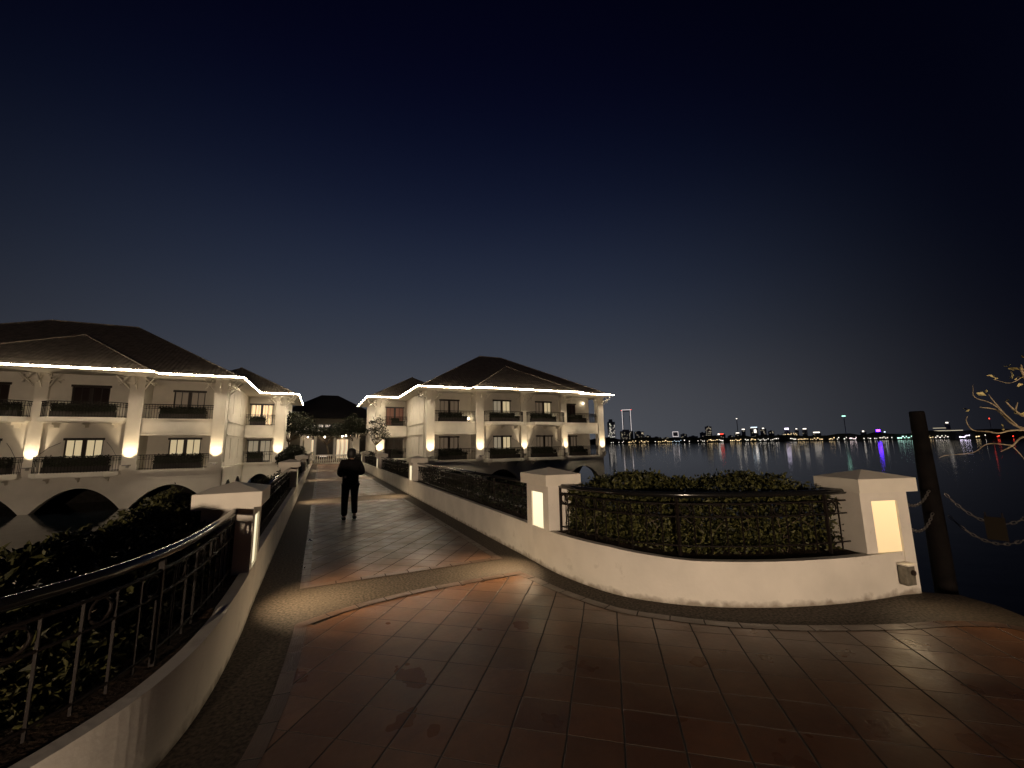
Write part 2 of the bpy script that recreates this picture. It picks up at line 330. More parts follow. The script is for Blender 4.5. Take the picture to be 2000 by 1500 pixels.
# clay paving
RS = offset(RC, .36)  # right-hand strip edge, clipped to the plaza part
RS = catmull([(2.50, 5.08), (2.58, 4.80), (2.66, 4.25), (2.85, 3.60), (3.12, 3.23), (3.48, 2.87), (3.84, 2.60), (4.25, 2.36), (4.84, 2.08), (5.40, 1.86), (5.75, 1.55), (5.6, .9), (5.8, 0)])
LS = catmull([(-.13, 4.66), (-.14, 4.4), (-.18, 3.82), (-.24, 3.25), (-.40, 2.62), (-.85, 2.0), (-1.5, 1.62), (-2.4, 1.3), (-3.6, 1.05)])
RSi, LSi = offset(RS, .11), offset(LS, -.11)
m = MB(); m.poly([(p.x, p.y, .004) for p in RSi]+[(6.6, -1.5, .004), (11, -9, .004), (11, -21, .004), (-13, -21, .004), (-13, -3.4, .004), (-8.6, -.2, .004)]+[(p.x, p.y, .004) for p in reversed(LSi)]+[(p.x, p.y, .004) for p in offset(catmull([(-.02, 4.66), (.30, 4.86), (.75, 4.98), (1.3, 5.06), (2.42, 5.08)]), .11)])
tag(m.build('paving', tiles_m), kind='structure')
m = MB(); ribbon(m, RS, RSi, .008, .008, True); ribbon(m, LS, LSi, .008, .008, True)
TB = catmull([(-.125, 4.665), (.30, 4.86), (.75, 4.98), (1.3, 5.06), (2.51, 5.085)]); ribbon(m, offset(TB, .11), TB, .013, .013, True)
ys = [(5.76, 13.72), (15.1, 22.8), (24.2, 31.9), (33.3, 44.4)]
for a, b in ys:
    for x0, x1 in ((-.13, -.02), (2.45, 2.56)): m.poly([(x0, a, .008), (x1, a, .008), (x1, b, .008), (x0, b, .008)], [(a, .02), (a, .48), (b, .48), (b, .02)])
    for y0 in (a, b-.11): m.poly([(-.02, y0, .008), (2.45, y0, .008), (2.45, y0+.11, .008), (-.02, y0+.11, .008)], [(0, .02), (2.47, .02), (2.47, .48), (0, .48)])
tag(m.build('paving_border', border_m), kind='structure')
m = MB()
for a, b in ys: m.poly([(-.02, a+.11, .004), (2.45, a+.11, .004), (2.45, b-.11, .004), (-.02, b-.11, .004)])
tag(m.build('walkway_paving', tiles_far), kind='structure')
# dark rock bank beyond the plaza edge, right
m = MB(); rng = random.Random(5)
g = [[(6.0+i*.55, -6+j*.6, -1.0-.11*i+rng.uniform(-.12, .12)-(.9 if i > 9 else 0)) for i in range(14)] for j in range(15)]
for j in range(14):
    for i in range(13): m.poly([g[j][i], g[j][i+1], g[j+1][i+1], g[j+1][i]])
tag(m.build('bank', stone_dark), kind='structure')
# land behind the viewer
m = MB(); m.box(-120, 140, -160, -22, -1.9, -.01); tag(m.build('ground', stone_dark), kind='structure')

# ------------------------------------------------------------------ kerb walls with planting beds
def kerb(path, label, h_fn, side, width=.09, group=None, depth=1.55):
    w = thing('planter_wall', label, 'planter wall', (path[0].x, path[0].y, 0), group=group)
    o1 = offset(path, side*width)
    mb = MB()
    hs = [h_fn(p) for p in path]
    for i in range(len(path)-1):
        a, b, c, d = path[i], path[i+1], o1[i+1], o1[i]; h0, h1 = hs[i], hs[i+1]
        mb.poly([(a.x, a.y, -.6), (b.x, b.y, -.6), (b.x, b.y, h1), (a.x, a.y, h0)])
        mb.poly([(a.x, a.y, h0), (b.x, b.y, h1), (c.x, c.y, h1), (d.x, d.y, h0)])
        mb.poly([(d.x, d.y, h0), (c.x, c.y, h1), (c.x, c.y, -.6), (d.x, d.y, -.6)])
    mb.build('kerb', plaster_near, w)
    o2 = offset(path, side*depth); mb = MB()
    for i in range(len(path)-1):
        h0, h1 = hs[i]-.012, hs[i+1]-.012
        c, d, e, f = o1[i+1], o1[i], o2[i], o2[i+1]
        mb.poly([(d.x, d.y, h0), (c.x, c.y, h1), (f.x, f.y, h1), (e.x, e.y, h0)])
    mb.build('soil_bed', soil, w)
    o3 = offset(path, side*(depth+.12)); mb = MB()
    for i in range(len(path)-1):
        e, f, g_, h_ = o2[i], o2[i+1], o3[i+1], o3[i]
        mb.poly([(e.x, e.y, .5), (f.x, f.y, .5), (g_.x, g_.y, .5), (h_.x, h_.y, .5)])
        mb.poly([(h_.x, h_.y, .5), (g_.x, g_.y, .5), (g_.x, g_.y, -1.9), (h_.x, h_.y, -1.9)])
        mb.poly([(e.x, e.y, .3), (f.x, f.y, .3), (f.x, f.y, .5), (e.x, e.y, .5)])
    mb.build('outer_wall', plaster_near, w); return w
hR = lambda p: .505 if p.y > 3.9 else (.445+.06*max(0, (p.y-3.2))/.7 if p.y > 3.2 else .445)
kerb(RC, 'low white curved wall sweeping round the right planting bed to the end lamp pillar', hR, -1)
kerb(LC, 'low white curved wall of the left planting bed in the lower left corner', lambda p: .47 if p.y > 4 else .445, 1)
seg = [(5.6, 44.6)]
for X, sd, nm in ((2.92, -1, 'right'), (-.58, 1, 'left')):
    pth = [Vector((X, 5.6, 0)), Vector((X, 44.6, 0))]
    kerb(pth, f'long straight low white wall along the {nm} edge of the walkway', lambda p: .505, -sd, depth=.62)

# ------------------------------------------------------------------ lamp pillars
def lamp_pillar(label, group, wf=.64, dp=.44, top=1.11, capov=.07):
    """local frame: niche face looks along -Y, pillar runs back to y=dp"""
    t = thing('lamp_pillar', label, 'lamp pillar', group=group)
    nw, z0, z1, dn = .17, .31, 1.0, .035; h = wf/2
    m = MB()
    m.box(-h, -nw, 0, dp, -.3, top); m.box(nw, h, 0, dp, -.3, top)
    m.box(-nw, nw, 0, dp, -.3, z0); m.box(-nw, nw, 0, dp, z1, top); m.box(-nw, nw, dn, dp, z0, z1)
    m.build('shaft', plaster_near, t)
    a, b, c, d = -h-capov, h+capov, -capov, dp+capov; m = MB()
    m.box(a, b, c, d, top, top+.15)
    mx, my = 0, dp/2
    i = len(m.v); m.v += [m.P(p) for p in ((a, c, top+.15), (b, c, top+.15), (b, d, top+.15), (a, d, top+.15), (mx, my, top+.235))]
    m.f += [(i, i+1, i+4), (i+1, i+2, i+4), (i+2, i+3, i+4), (i+3, i, i+4)]
    m.build('cap', cap_m, t)
    m = MB(); m.box(-nw+.004, nw-.004, dn-.016, dn-.002, z0+.004, z1-.004); m.build('light_panel', panel_m, t)
    lamp('niche_lamp', 'AREA', (0, -.004, .80), POOL, WARM, t, dir=(0, -1, -.95), shape='RECTANGLE', size=.22, size_y=.25, spread=radians(95))
    return t
panel_m, t_, b_ = base_mat('light_panel'); b_.inputs['Base Color'].default_value = (.5, .45, .35, 1)
_tc = N(t_, 'ShaderNodeTexCoord'); _s = N(t_, 'ShaderNodeSeparateXYZ'); t_.links.new(_tc.outputs['Object'], _s.inputs[0])
_r = N(t_, 'ShaderNodeMapRange'); _r.inputs[1].default_value = .3; _r.inputs[2].default_value = 1.0; _r.inputs[3].default_value = PANEL*.82; _r.inputs[4].default_value = PANEL*1.1
t_.links.new(_s.outputs[2], _r.inputs[0]); t_.links.new(_r.outputs[0], b_.inputs['Emission Strength']); b_.inputs['Emission Color'].default_value = (1, .91, .60, 1)
GP = 'lamp pillars along the walkway'
pB = lamp_pillar('white lamp pillar with a glowing panel where the right curved wall meets the walkway', GP)
pB.location = (2.917, 5.30, 0); pB.rotation_euler.z = -pi/2
order = ['second', 'third', 'fourth', 'farthest']
for k, Y in enumerate((14.4, 23.5, 32.6, 41.7)):
    c = copy_tree(pB); c.location = (2.917, Y, 0); c['label'] = f'{order[k]} lamp pillar on the right side of the walkway, counted from the viewer'
for k, Y in enumerate((5.30, 14.4, 23.5, 32.6, 41.7)):
    c = copy_tree(pB); c.location = (-.577, Y, 0); c.rotation_euler.z = pi/2
    c['label'] = 'nearest left lamp pillar, its broad cap beside the leafy left hedge' if k == 0 else f'{order[k-1]} lamp pillar on the left side of the walkway, counted from the viewer'
pD = lamp_pillar('wide white lamp pillar at the far right end of the curved wall, socket box at its foot', GP, wf=.62, dp=.42, top=1.10)

for _c in pD.children:
    if _c.type == 'LIGHT': _c.data.energy = POOL*.12
    if _c.name.startswith('light_panel'):   # dimmer, yellower lamp than the others
        _m = panel_m.copy(); _c.data.materials[0] = _m; _b = _m.node_tree.nodes['Principled BSDF']; _b.inputs['Emission Color'].default_value = (1, .70, .32, 1)
        for _n in _m.node_tree.nodes:
            if _n.type == 'MAP_RANGE': _n.inputs[3].default_value = .58; _n.inputs[4].default_value = .95
pD.location = (5.78, 2.40, 0); pD.rotation_euler.z = radians(-17)
c = copy_tree(pB); c.location = (-3.4, 1.5, 0); c.rotation_euler.z = radians(10); c['label'] = 'lamp pillar at the outer end of the left curved wall, outside the picture'
# socket box
m = MB(); sb = thing('socket_box', 'small grey outdoor socket box on the wall below the right end pillar light', 'socket box', (5.86, 2.36, .12), radians(-10))
ORIGIN[sb.name] = Vector(); boxm = mat('box_grey', (.20, .18, .14), .5, n_scale=20, n_amt=.3)
MB().box(-.07, .07, -.075, 0, 0, .20).build('case', boxm, sb, bevel=.006)
MB().box(-.075, .075, -.10, 0, .205, .222).build('hood', cap_m, sb)
MB().lathe(0, 0, [(.028, 0), (.028, .02)], 14).build('outlet', frame_m, sb)
_o = sb.children[-1]; _o.rotation_euler = (radians(90), 0, 0); _o.location = (.025, -.075, .13)

# ------------------------------------------------------------------ railings
def railing(path, label, zt, group=None, z0=.45, loc=None, name='railing', step=.17, mids=True):
    t = thing(name, label, 'railing', group=group)
    P = lambda pp, z: [(p.x, p.y, z) for p in pp]
    MB().tube(P(path, zt), .032, 10).build('handrail', iron_gloss, t, smooth=True)
    for dz, r in ((.10, .010), (.24, .009), (.55, .009)): MB().tube(P(path, zt-dz), r, 6).build('rail', iron, t, smooth=True)
    pts = resample(path, step)
    proto = None; ring = None
    for k, p in enumerate(pts):
        big = k % 10 == 0
        if big:
            b = MB().box(-.014, .014, -.014, .014, z0-.05, zt-.02).build('post', iron, t)
            b.location = (p.x, p.y, 0)
            continue
        if proto is None: b = proto = MB().box(-.006, .006, -.006, .006, z0+.02, zt-.10).build('baluster', iron, t)
        else: b = proto.copy(); COL.objects.link(b)
        b.location = (p.x, p.y, 0)
    for k in range(0, len(pts)-1, 2):
        p = (pts[k]+pts[k+1])/2; d = pts[k+1]-pts[k]
        if ring is None: b = ring = MB().tube([(.058*cos(a*pi/9), 0, .058*sin(a*pi/9)) for a in range(18)], .009, 5, closed=True).build('ring', iron, t, smooth=True)
        else: b = ring.copy(); COL.objects.link(b)
        b.location = (p.x, p.y, zt-.17); b.rotation_euler.z = math.atan2(d.y, d.x)
    return t
RR = [p for p in offset(RC, -.20)]; RR = [p for p in RR if p.y < 5.0 and p.x < 5.50]
railing(RR, 'curved black iron railing with rings in front of the right hedge', 1.10)
LR = [p for p in offset(LC, .17) if p.y < 5.0]
railing(LR, 'curved black iron railing in front of the dark left hedge', 1.07)
g = 'straight railings along the walkway'
r0 = railing([Vector((0, 0, 0)), Vector((0, 8.44, 0))], '', 1.08, g)
spots = [(x, y) for x in (3.10, -.76) for y in (5.63, 14.73, 23.83, 32.93)]
for k, (x, y) in enumerate(spots):
    o = r0 if k == 0 else copy_tree(r0); o.location = (x, y, 0)
    side = 'right' if x > 0 else 'left'
    o['label'] = f'black iron railing between the {["nearest and second","second and third","third and fourth","fourth and farthest"][k%4]} lamp pillars on the {side} side'

# ------------------------------------------------------------------ hedges
def hedge(path, d0, d1, z0, zfn, n, size, label, seed, mt=leaf_hedge, stems=0, name='hedge', front=.5, outer=None):
    rng = random.Random(seed); pts = resample(path, .05); mb = MB()
    t = thing(name, label, 'hedge', (pts[len(pts)//2].x, pts[len(pts)//2].y, z0))
    def loc(s):
        i = min(int(s*(len(pts)-2)), len(pts)-2); p = pts[i]; tt = (pts[i+1]-pts[i]).normalized(); return p, Vector((tt.y, -tt.x, 0))
    blobs = [(rng.random(), rng.random(), rng.uniform(-.06, .14)) for _ in range(40)]
    for _ in range(n):
        s = rng.random(); p, nn = loc(s); r = rng.random()
        lump = max([b[2]*math.exp(-((s-b[0])**2*180+(r-b[1])**2*9)) for b in blobs])
        if rng.random() < front: q = rng.random()**2.2*.45; zz = z0+(zfn(s, q)+lump-z0)*rng.random()
        else: q = r; zz = zfn(s, r)+lump-abs(rng.gauss(0, .07))
        c = p+nn*(d0+(d1-d0)*q)
        if outer: c = (p+nn*d0).lerp(outer[min(int(s*(len(outer)-1)), len(outer)-1)], q)
        mb.leaf((c.x+rng.gauss(0, .03), c.y+rng.gauss(0, .03), zz), size, rng)
    if stems:      # loose shoots above the clipped top
        for _ in range(stems*2):
            s = rng.random(); p, nn = loc(s); q = rng.random(); c = p+nn*(d0+(d1-d0)*q)
            if outer: c = (p+nn*d0).lerp(outer[min(int(s*(len(outer)-1)), len(outer)-1)], q)
            hh = rng.uniform(.06, .17); z = zfn(s, q)-.03; dx, dy = rng.gauss(0, .25), rng.gauss(0, .25)
            for k in range(11): mb.leaf((c.x+dx*hh*k/11, c.y+dy*hh*k/11, z+hh*k/11), size*.9, rng, up=.8)
    mb.build('foliage', mt, t, normals=False)
    if stems:
        mb = MB()
        for _ in range(stems):
            s = rng.random(); p, nn = loc(s); a = p+nn*(d0+(d1-d0)*rng.random()*.5); q = [(a.x, a.y, z0-.02)]
            for k in range(3): q.append((a.x+rng.gauss(0, .06)*(k+1), a.y+rng.gauss(0, .06)*(k+1), z0+.14*(k+1)))
            mb.tube(q, .006, 5, r_end=.003)
        mb.build('stems', bark, t)
    return t
HP = [p for p in RC if p.y < 5.1 and p.x < 5.9]; HP2 = HP[:-2]
hedge(HP2, -.34, -1.6, .44, lambda s, q: 1.00+.13*min(1, q*2)+.04*sin(s*9)-(.05 if s > .85 else 0), 26000, .05, 'leafy green hedge behind the curved right railing', 3, stems=70, front=.68)
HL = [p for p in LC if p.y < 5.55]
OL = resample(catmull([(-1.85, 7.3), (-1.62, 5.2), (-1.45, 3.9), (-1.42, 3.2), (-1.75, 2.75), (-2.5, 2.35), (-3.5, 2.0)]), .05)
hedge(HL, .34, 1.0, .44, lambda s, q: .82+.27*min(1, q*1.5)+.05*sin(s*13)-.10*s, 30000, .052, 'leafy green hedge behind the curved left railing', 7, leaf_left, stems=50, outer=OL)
for k, (x, y) in enumerate(spots):
    side = 'right' if x > 0 else 'left'; sg = 1 if x > 0 else -1
    pth = [Vector((x, y+.1, 0)), Vector((x, y+8.3, 0))]
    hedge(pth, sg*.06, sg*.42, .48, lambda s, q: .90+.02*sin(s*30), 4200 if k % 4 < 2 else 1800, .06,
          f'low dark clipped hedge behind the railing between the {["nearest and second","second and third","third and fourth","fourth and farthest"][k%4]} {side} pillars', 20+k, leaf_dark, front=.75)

# ================================================================== VILLAS
def pane_mats():
    return dict(lit=emis('lit_curtain', (1, .80, .46), .62, 9, (.4, .33, .22)), dim=emis('dim_curtain', (1, .74, .48), .085, 7, (.16, .12, .09)),
                dark=mat('dark_glass', (.035, .024, .02), .12, .6), bright=emis('lit_room', (1, .74, .40), 1.15, 1.2, (.5, .4, .3)),
                mid=emis('half_lit_curtain', (1, .84, .58), .26, 9, (.3, .25, .18)), red=emis('red_curtain', (1, .42, .28), .06, 8, (.2, .09, .06)))
PM = pane_mats()
def gridwall(mb, axis, c, th, a0, a1, z0, z1, holes):
    """wall slab; axis 'x' runs along x at y=c..c+th, axis 'y' runs along y at x=c..c+th"""
    A = sorted({a0, a1, *[v for h in holes for v in h[:2]]}); Z = sorted({z0, z1, *[v for h in holes for v in h[2:]]})
    def solid(i, j):
        if not (0 <= i < len(A)-1 and 0 <= j < len(Z)-1): return False
        x, z = (A[i]+A[i+1])/2, (Z[j]+Z[j+1])/2
        return not any(h[0] < x < h[1] and h[2] < z < h[3] for h in holes)
    def p(a, d, z): return (a, c+d, z) if axis == 'x' else (c+d, a, z)
    for i in range(len(A)-1):
        for j in range(len(Z)-1):
            if not solid(i, j): continue
            x0, x1, y0, y1 = A[i], A[i+1], Z[j], Z[j+1]
            mb.poly([p(x0, 0, y0), p(x1, 0, y0), p(x1, 0, y1), p(x0, 0, y1)]); mb.poly([p(x0, th, y0), p(x0, th, y1), p(x1, th, y1), p(x1, th, y0)])
            if not solid(i-1, j): mb.poly([p(x0, 0, y0), p(x0, 0, y1), p(x0, th, y1), p(x0, th, y0)])
            if not solid(i+1, j): mb.poly([p(x1, 0, y0), p(x1, th, y0), p(x1, th, y1), p(x1, 0, y1)])
            if not solid(i, j-1): mb.poly([p(x0, 0, y0), p(x0, th, y0), p(x1, th, y0), p(x1, 0, y0)])
            if not solid(i, j+1): mb.poly([p(x0, 0, y1), p(x1, 0, y1), p(x1, th, y1), p(x0, th, y1)])
def arch_wall(mb, axis, c, th, a0, a1, centers, hw=1.98, crown=-.5, top=.30):
    def zt(a):
        for q in centers:
            if abs(a-q) < hw: return crown-1.35*((a-q)/hw)**2-.02
        return WZ-.3
    xs = sorted({a0, a1, *[q+hw*k/14 for q in centers for k in range(-14, 15) if a0 <= q+hw*k/14 <= a1]})
    def p(a, d, z): return (a, c+d, z) if axis == 'x' else (c+d, a, z)
    for x0, x1 in zip(xs, xs[1:]):
        e = 1e-4; b0, b1 = zt(x0+e), zt(x1-e)
        for d in (0, th): mb.poly([p(x0, d, b0), p(x1, d, b1), p(x1, d, top), p(x0, d, top)])
        mb.poly([p(x0, 0, b0), p(x1, 0, b1), p(x1, th, b1), p(x0, th, b0)])
def hip(mb, x0, x1, y0, y1, z, tan=.577, xe=None):
    w = min(x1-x0, y1-y0)/2
    if (x1-x0) >= (y1-y0): r0, r1 = (x0+w, (y0+y1)/2), (x1-w, (y0+y1)/2)
    else: r0, r1 = ((x0+x1)/2, y0+w), ((x0+x1)/2, y1-w)
    zr = z+w*tan; a, b, c, d = (x0, y0, z), (x1, y0, z), (x1, y1, z), (x0, y1, z); R0, R1 = (*r0, zr), (*r1, zr); k = sqrt(1+tan*tan)
    if (x1-x0) >= (y1-y0): fs = [([a, b, R1, R0], 0), ([b, c, R1], 1), ([c, d, R0, R1], 0), ([d, a, R0], 1)]
    else: fs = [([a, b, R0], 0), ([b, c, R1, R0], 1), ([c, d, R1], 0), ([d, a, R0, R1], 1)]
    for pts, ax in fs: mb.poly(pts, [((p[ax]), (p[2]-z)/tan*k) for p in pts])
    return R0, R1
def rail_mesh(mb, pts, z, h=.92, step=.14):
    path = [Vector((p[0], p[1], 0)) for p in pts]
    P = lambda dz: [(p.x, p.y, z+dz) for p in path]
    mb.tube(P(h), .028, 6); mb.tube(P(h-.12), .013, 4); mb.tube(P(h-.26), .013, 4); mb.tube(P(.08), .013, 4)
    for i, p in enumerate(resample(path, step)): mb.box(p.x-.009, p.x+.009, p.y-.009, p.y+.009, z, z+h)
    for i, p in enumerate(resample(path, step*2)):
        mb.tube([(p.x+.05*cos(a*pi/4), p.y, z+h-.19+.05*sin(a*pi/4)) for a in range(8)], .008, 3, closed=True)
AX = 1.0
def villa(sg, side, ext, lit, label):
    T = lambda u, y, z: (AX+sg*u, y, z)
    root = thing('villa', label, 'villa', (AX+sg*7.0, 33.0, .45))
    U1 = 25.6+ext; E = 6.4; NB = lambda: MB(T)
    # podium on arches
    m = NB(); arch_wall(m, 'x', 33.2, .5, 6.9, 25.1+ext, [9.5, 13.85, 18.2, 22.6]+([26.9] if ext > 2 else []))
    arch_wall(m, 'y', 6.9, .45, 33.7, 41.7, [35.8, 39.7], hw=1.7)
    arch_wall(m, 'x', 41.7, .4, 3.9, 6.9, [5.6], hw=1.25); arch_wall(m, 'y', 3.9, .4, 42.1, 52, [44.8, 49], hw=1.8)
    arch_wall(m, 'y', 24.65+ext, .45, 33.7, 48, [36, 40.2, 44.4], hw=1.8)
    m.build('podium', plaster, root)
    m = NB(); m.prism([(9.5, 38.5), (24+ext, 38.5), (24+ext, 38.8), (9.8, 38.8), (9.8, 41.5), (7.4, 41.5), (7.4, 41.2), (9.5, 41.2)], WZ-.3, .3); m.build('arch_shade_wall', stone_dark, root); m = NB(); m.box(4.5, 6.8, 46, 46.3, WZ-.3, .3); m.build('arch_shade_wall', stone_dark, root)  # dark backing walls added behind the arches to give a shaded interior
    m = NB(); m.box(6.8, 25.2+ext, 33.1, 48, .3, .45); m.box(3.8, 6.8, 41.6, 52, .3, .45); m.build('ledge', plaster, root)
    # walls
    m = NB(); doors = []
    zl, zu, fl = (.45, 2.42), (3.68, 5.68), 3.68
    def D(c, w, Y, key): doors.append((c, w, Y, key)); return [(c-w/2, c+w/2, .45, 2.42), (c-w/2, c+w/2, fl, 5.68)]
    gridwall(m, 'x', 34.5, .25, 7.25, 11.3, .45, E-.02, D(9.3, 1.75, 34.5, 'bay'))
    holes = D(13.95, 1.75, 33.4, 'mid')+D(18.35, 1.75, 33.4, 'mid2')
    gridwall(m, 'x', 33.4, .25, 11.3, 20.7, .45, E-.02, holes)
    gridwall(m, 'x', 34.5, .25, 20.7, 24.2+ext, .45, E-.02, D(22.0, 1.6, 34.5, 'end'))
    gridwall(m, 'y', 11.3, .25, 33.65, 34.5, .45, E-.02, []); gridwall(m, 'y', 20.45, .25, 33.65, 34.5, .45, E-.02, [])
    slits = [(a, a+.14, z, z+1.5) for a in (36.1, 39.2) for z in (.95, 4.25)]
    gridwall(m, 'y', 7.0, .25, 34.5, 43.0, .45, E-.02, slits)
    gridwall(m, 'x', 43.0, .25, 4.0, 7.0, .45, E-.02, D(5.95, 1.8, 43.0, 'rear'))
    gridwall(m, 'y', 4.0, .25, 43.25, 51.5, .45, E-.02, [(45, 45.2, 4.2, 5.6), (48, 48.2, 4.2, 5.6)])
    gridwall(m, 'y', 24.2+ext, .25, 34.5, 48, .45, E-.02, [(38, 39.6, .9, 2.4), (38, 39.6, 4.2, 5.6)])
    # string courses on the side wall
    m.build('wall', plaster, root)
    m = NB(); m.box(6.94, 7.0, 34.6, 43, 3.60, 3.72); m.box(6.94, 7.0, 34.6, 43, 2.62, 2.70); m.build('string_course', plaster, root)
    m = NB()
    for a, b_, z, z2 in slits: m.box(7.1, 7.14, a, b_, z, z2)
    m.build('slit_window', PM['dark'], root)
    # balcony floors / deep fascias of the recessed bays
    for x0, x1, ya, yb in ((7.55, 11.3, 33.12, 34.5), (20.72, 24.45+ext, 33.12, 34.5), (4.65, 6.95, 41.62, 43.0)):
        m = NB(); m.box(x0, x1, ya, ya+.22, 2.68, 3.60); m.box(x0, x1, ya-.05, ya+.26, 3.60, 3.68); m.box(x0, x1, ya-.03, ya+.24, 2.60, 2.68)
        m.box(x0, x1, ya+.24, yb, 3.52, 3.66); m.box(x0, x1, ya+.22, yb, 2.62, 2.70); m.build('balcony_floor', plaster, root)
        for z in (.45, 3.68):
            m = NB(); pts = [(x0, ya+.10), (x1, ya+.10)]
            if x0 > 20: pts.append((x1, yb))
            if x0 == 7.55: pts = [(x0-.1, yb)]+pts
            rail_mesh(m, pts, z); m.build('balcony_railing', iron, root)
    # projecting balconies with splayed ends
    for x0, x1 in ((12.0, 15.85), (16.3, 20.35)):
        for z in (.45, 3.68):
            pl = [(x0, 33.4), (x0, 32.75), (x0+.5, 32.3), (x1-.5, 32.3), (x1, 32.75), (x1, 33.4)]; pk = [(x0+.1, 33.4), (x0+.1, 32.8), (x0+.55, 32.4), (x1-.55, 32.4), (x1-.1, 32.8), (x1-.1, 33.4)]
            m = NB(); m.prism(pl, z-.24, z); m.prism(pk, z-.32, z-.24)
            for q in (x0+.5, (x0+x1)/2-.1, x1-.7):
                m.prism([(q, 32.6), (q+.2, 32.6), (q+.2, 33.4), (q, 33.4)], z-.45, z-.32)
                m.prism([(q+.01, 32.9), (q+.19, 32.9), (q+.19, 33.4), (q+.01, 33.4)], z-.6, z-.45)
            m.build('balcony', plaster, root)
            m = NB(); rail_mesh(m, [(p[0]+(.06 if p[0] < (x0+x1)/2 else -.06), p[1]+(.06 if p[1] < 33.3 else 0)) for p in pl], z); m.build('balcony_railing', iron, root)
            if z < 1:   # flower hoops at the ends of the lower balconies
                m = NB()
                for q, s2 in ((x1-.9, 1), (x0+.9, -1)): m.tube([(q, 33.35, 2.2), (q+s2*.35, 33.0, 1.9), (q+s2*.7, 32.75, 1.4)], .012, 4)
                m.build('stay', iron, root)
    # columns, capitals, uplights
    cols = [(7.25, 33.0, .70, .62), (11.65, 33.0, .72, .5), (16.08, 33.2, .62, .3), (20.40, 33.05, .68, .5), (24.85, 33.0, .66, .62), (4.33, 41.5, .78, .62)]
    if ext > 2: cols.append((27.0, 33.0, .66, .6))
    for u, y, w, d in cols:
        m = NB(); h = w/2
        m.box(u-h-.04, u+h+.04, y-.04, y+d, .45, .80); m.box(u-h, u+h, y, y+d, .80, 5.86); m.box(u-h-.05, u+h+.05, y-.05, y+d, 5.86, 5.96); m.box(u-h-.02, u+h+.02, y-.02, y+d, 5.96, 6.38)
        c = m.build('column', plaster, root)
        m = NB()   # crossed timber struts under the eave
        def strut(a, b): m.tube([a, b], .035, 5)
        for s2 in (-1, 1):
            x = u+s2*(h+.02)
            strut((x, y-.02, 5.55), (x+s2*.55, y-.5, 6.28)); strut((x+s2*.5, y-.03, 5.75), (x+s2*.02, y-.45, 6.28)); strut((x, y-.03, 5.95), (x+s2*.6, y-.05, 5.95))
        strut((u, y-.03, 5.5), (u, y-.62, 6.28)); strut((u, y-.55, 5.7), (u, y-.05, 6.2))
        m.build('bracket', plaster, root)
        m = NB(); m.box(u-.14, u+.14, y-.52, y-.04, .74, .80); m.box(u-.05, u+.05, y-.2, y-.04, .62, .74); f = m.build('uplight', steel, root)
        q = T(u, y-.42, .86); lamp('uplight_lamp', 'SPOT', q, UP*(.8 if u == 16.08 else 1), (1, .78, .5) if u == 16.08 else WARM, root, dir=(0, .20, 1), spot_size=radians(80), spot_blend=1.0, shadow_soft_size=.05)
    m = NB()    # small side struts on the walkway side of corner columns
    for (u, y) in ((6.88, 33.3), (3.92, 41.8)):
        for k in (0, .8): m.tube([(u, y+k, 5.5), (u-.75, y+k, 6.28)], .035, 5); m.tube([(u-.6, y+k, 5.75), (u-.1, y+k, 6.28)], .03, 5)
    m.build('side_bracket', plaster, root)
    # soffit, gutter, light rope
    fp = [(5.95, 32.0), (10.4, 32.0), (10.4, 31.2), (21.4, 31.2), (21.4, 32.0), (U1, 32.0)]
    side_l = [(U1, 49.0), (5.95+.01, 49.0)]
    m = NB()
    m.prism([(6.0, 32.05), (10.45, 32.05), (10.45, 31.25), (21.35, 31.25), (21.35, 32.05), (U1-.05, 32.05), (U1-.05, 48.9), (6.0, 48.9)], E-.04, E)
    m.prism([(3.05, 40.65), (6.0, 40.65), (6.0, 50.9), (3.05, 50.9)], E-.044, E-.002); m.build('soffit', plaster, root)
    run = [(3.0, 51.0), (3.0, 40.6), (5.95, 40.6), (5.95, 32.0), (10.4, 32.0), (10.4, 31.2), (21.4, 31.2), (21.4, 32.0), (U1, 32.0), (U1, 46)]
    def band(name, mt, d0, d1, z0, z1):
        m = NB()
        for (a, b), (c, d) in zip(run, run[1:]):
            ln = sqrt((c-a)**2+(d-b)**2); tx, ty = (c-a)/ln, (d-b)/ln; nx, ny = ty, -tx     # outward = towards the viewer/walkway
            ex = .02
            q = lambda x, y, o, e: (x+nx*o+tx*e, y+ny*o+ty*e)
            m.prism([q(a, b, d0, -d1*.9), q(c, d, d0, d1*.9), q(c, d, d1, d1*.9), q(a, b, d1, -d1*.9)], z0, z1)
        return m.build(name, mt, root)
    sgn = 1
    band('gutter', mat('gutter_paint', (.30, .25, .19), .7), -.02, .05, E-.02, E+.02)
    m = NB()
    P3 = []
    for i, (a, b) in enumerate(run):
        P3.append((a-(.10 if i < 4 else 0)+(.10 if i == len(run)-1 or i == len(run)-2 else 0)-(.0), b-.10 if i != 0 else b, E+.05))
    m.tube(P3, .028, 6); m.build('light_rope', led_m, root)
    # roofs
    m = NB(); hip(m, 5.95, U1, 32.0, 49.0, E+.02); m.build('roof', roof_m, root)
    m = NB(); hip(m, 10.4, 21.4, 31.2, 43.4, E+.035); m.build('front_roof', roof_m, root)
    m = NB(); hip(m, 3.0, 13.5, 40.6, 51.2, E+.027); m.build('rear_roof', roof_m, root)
    # ridge rolls and eave tile ends
    m = NB(); z = E+.01; w = 8.5
    m.tube([(5.95, 32, z), (5.95+w, 40.5, z+w*.577)], .05, 5); m.tube([(U1, 32, z), (U1-w, 40.5, z+w*.577)], .07, 5); m.tube([(5.95+w, 40.5, z+w*.577), (U1-w, 40.5, z+w*.577)], .08, 5)
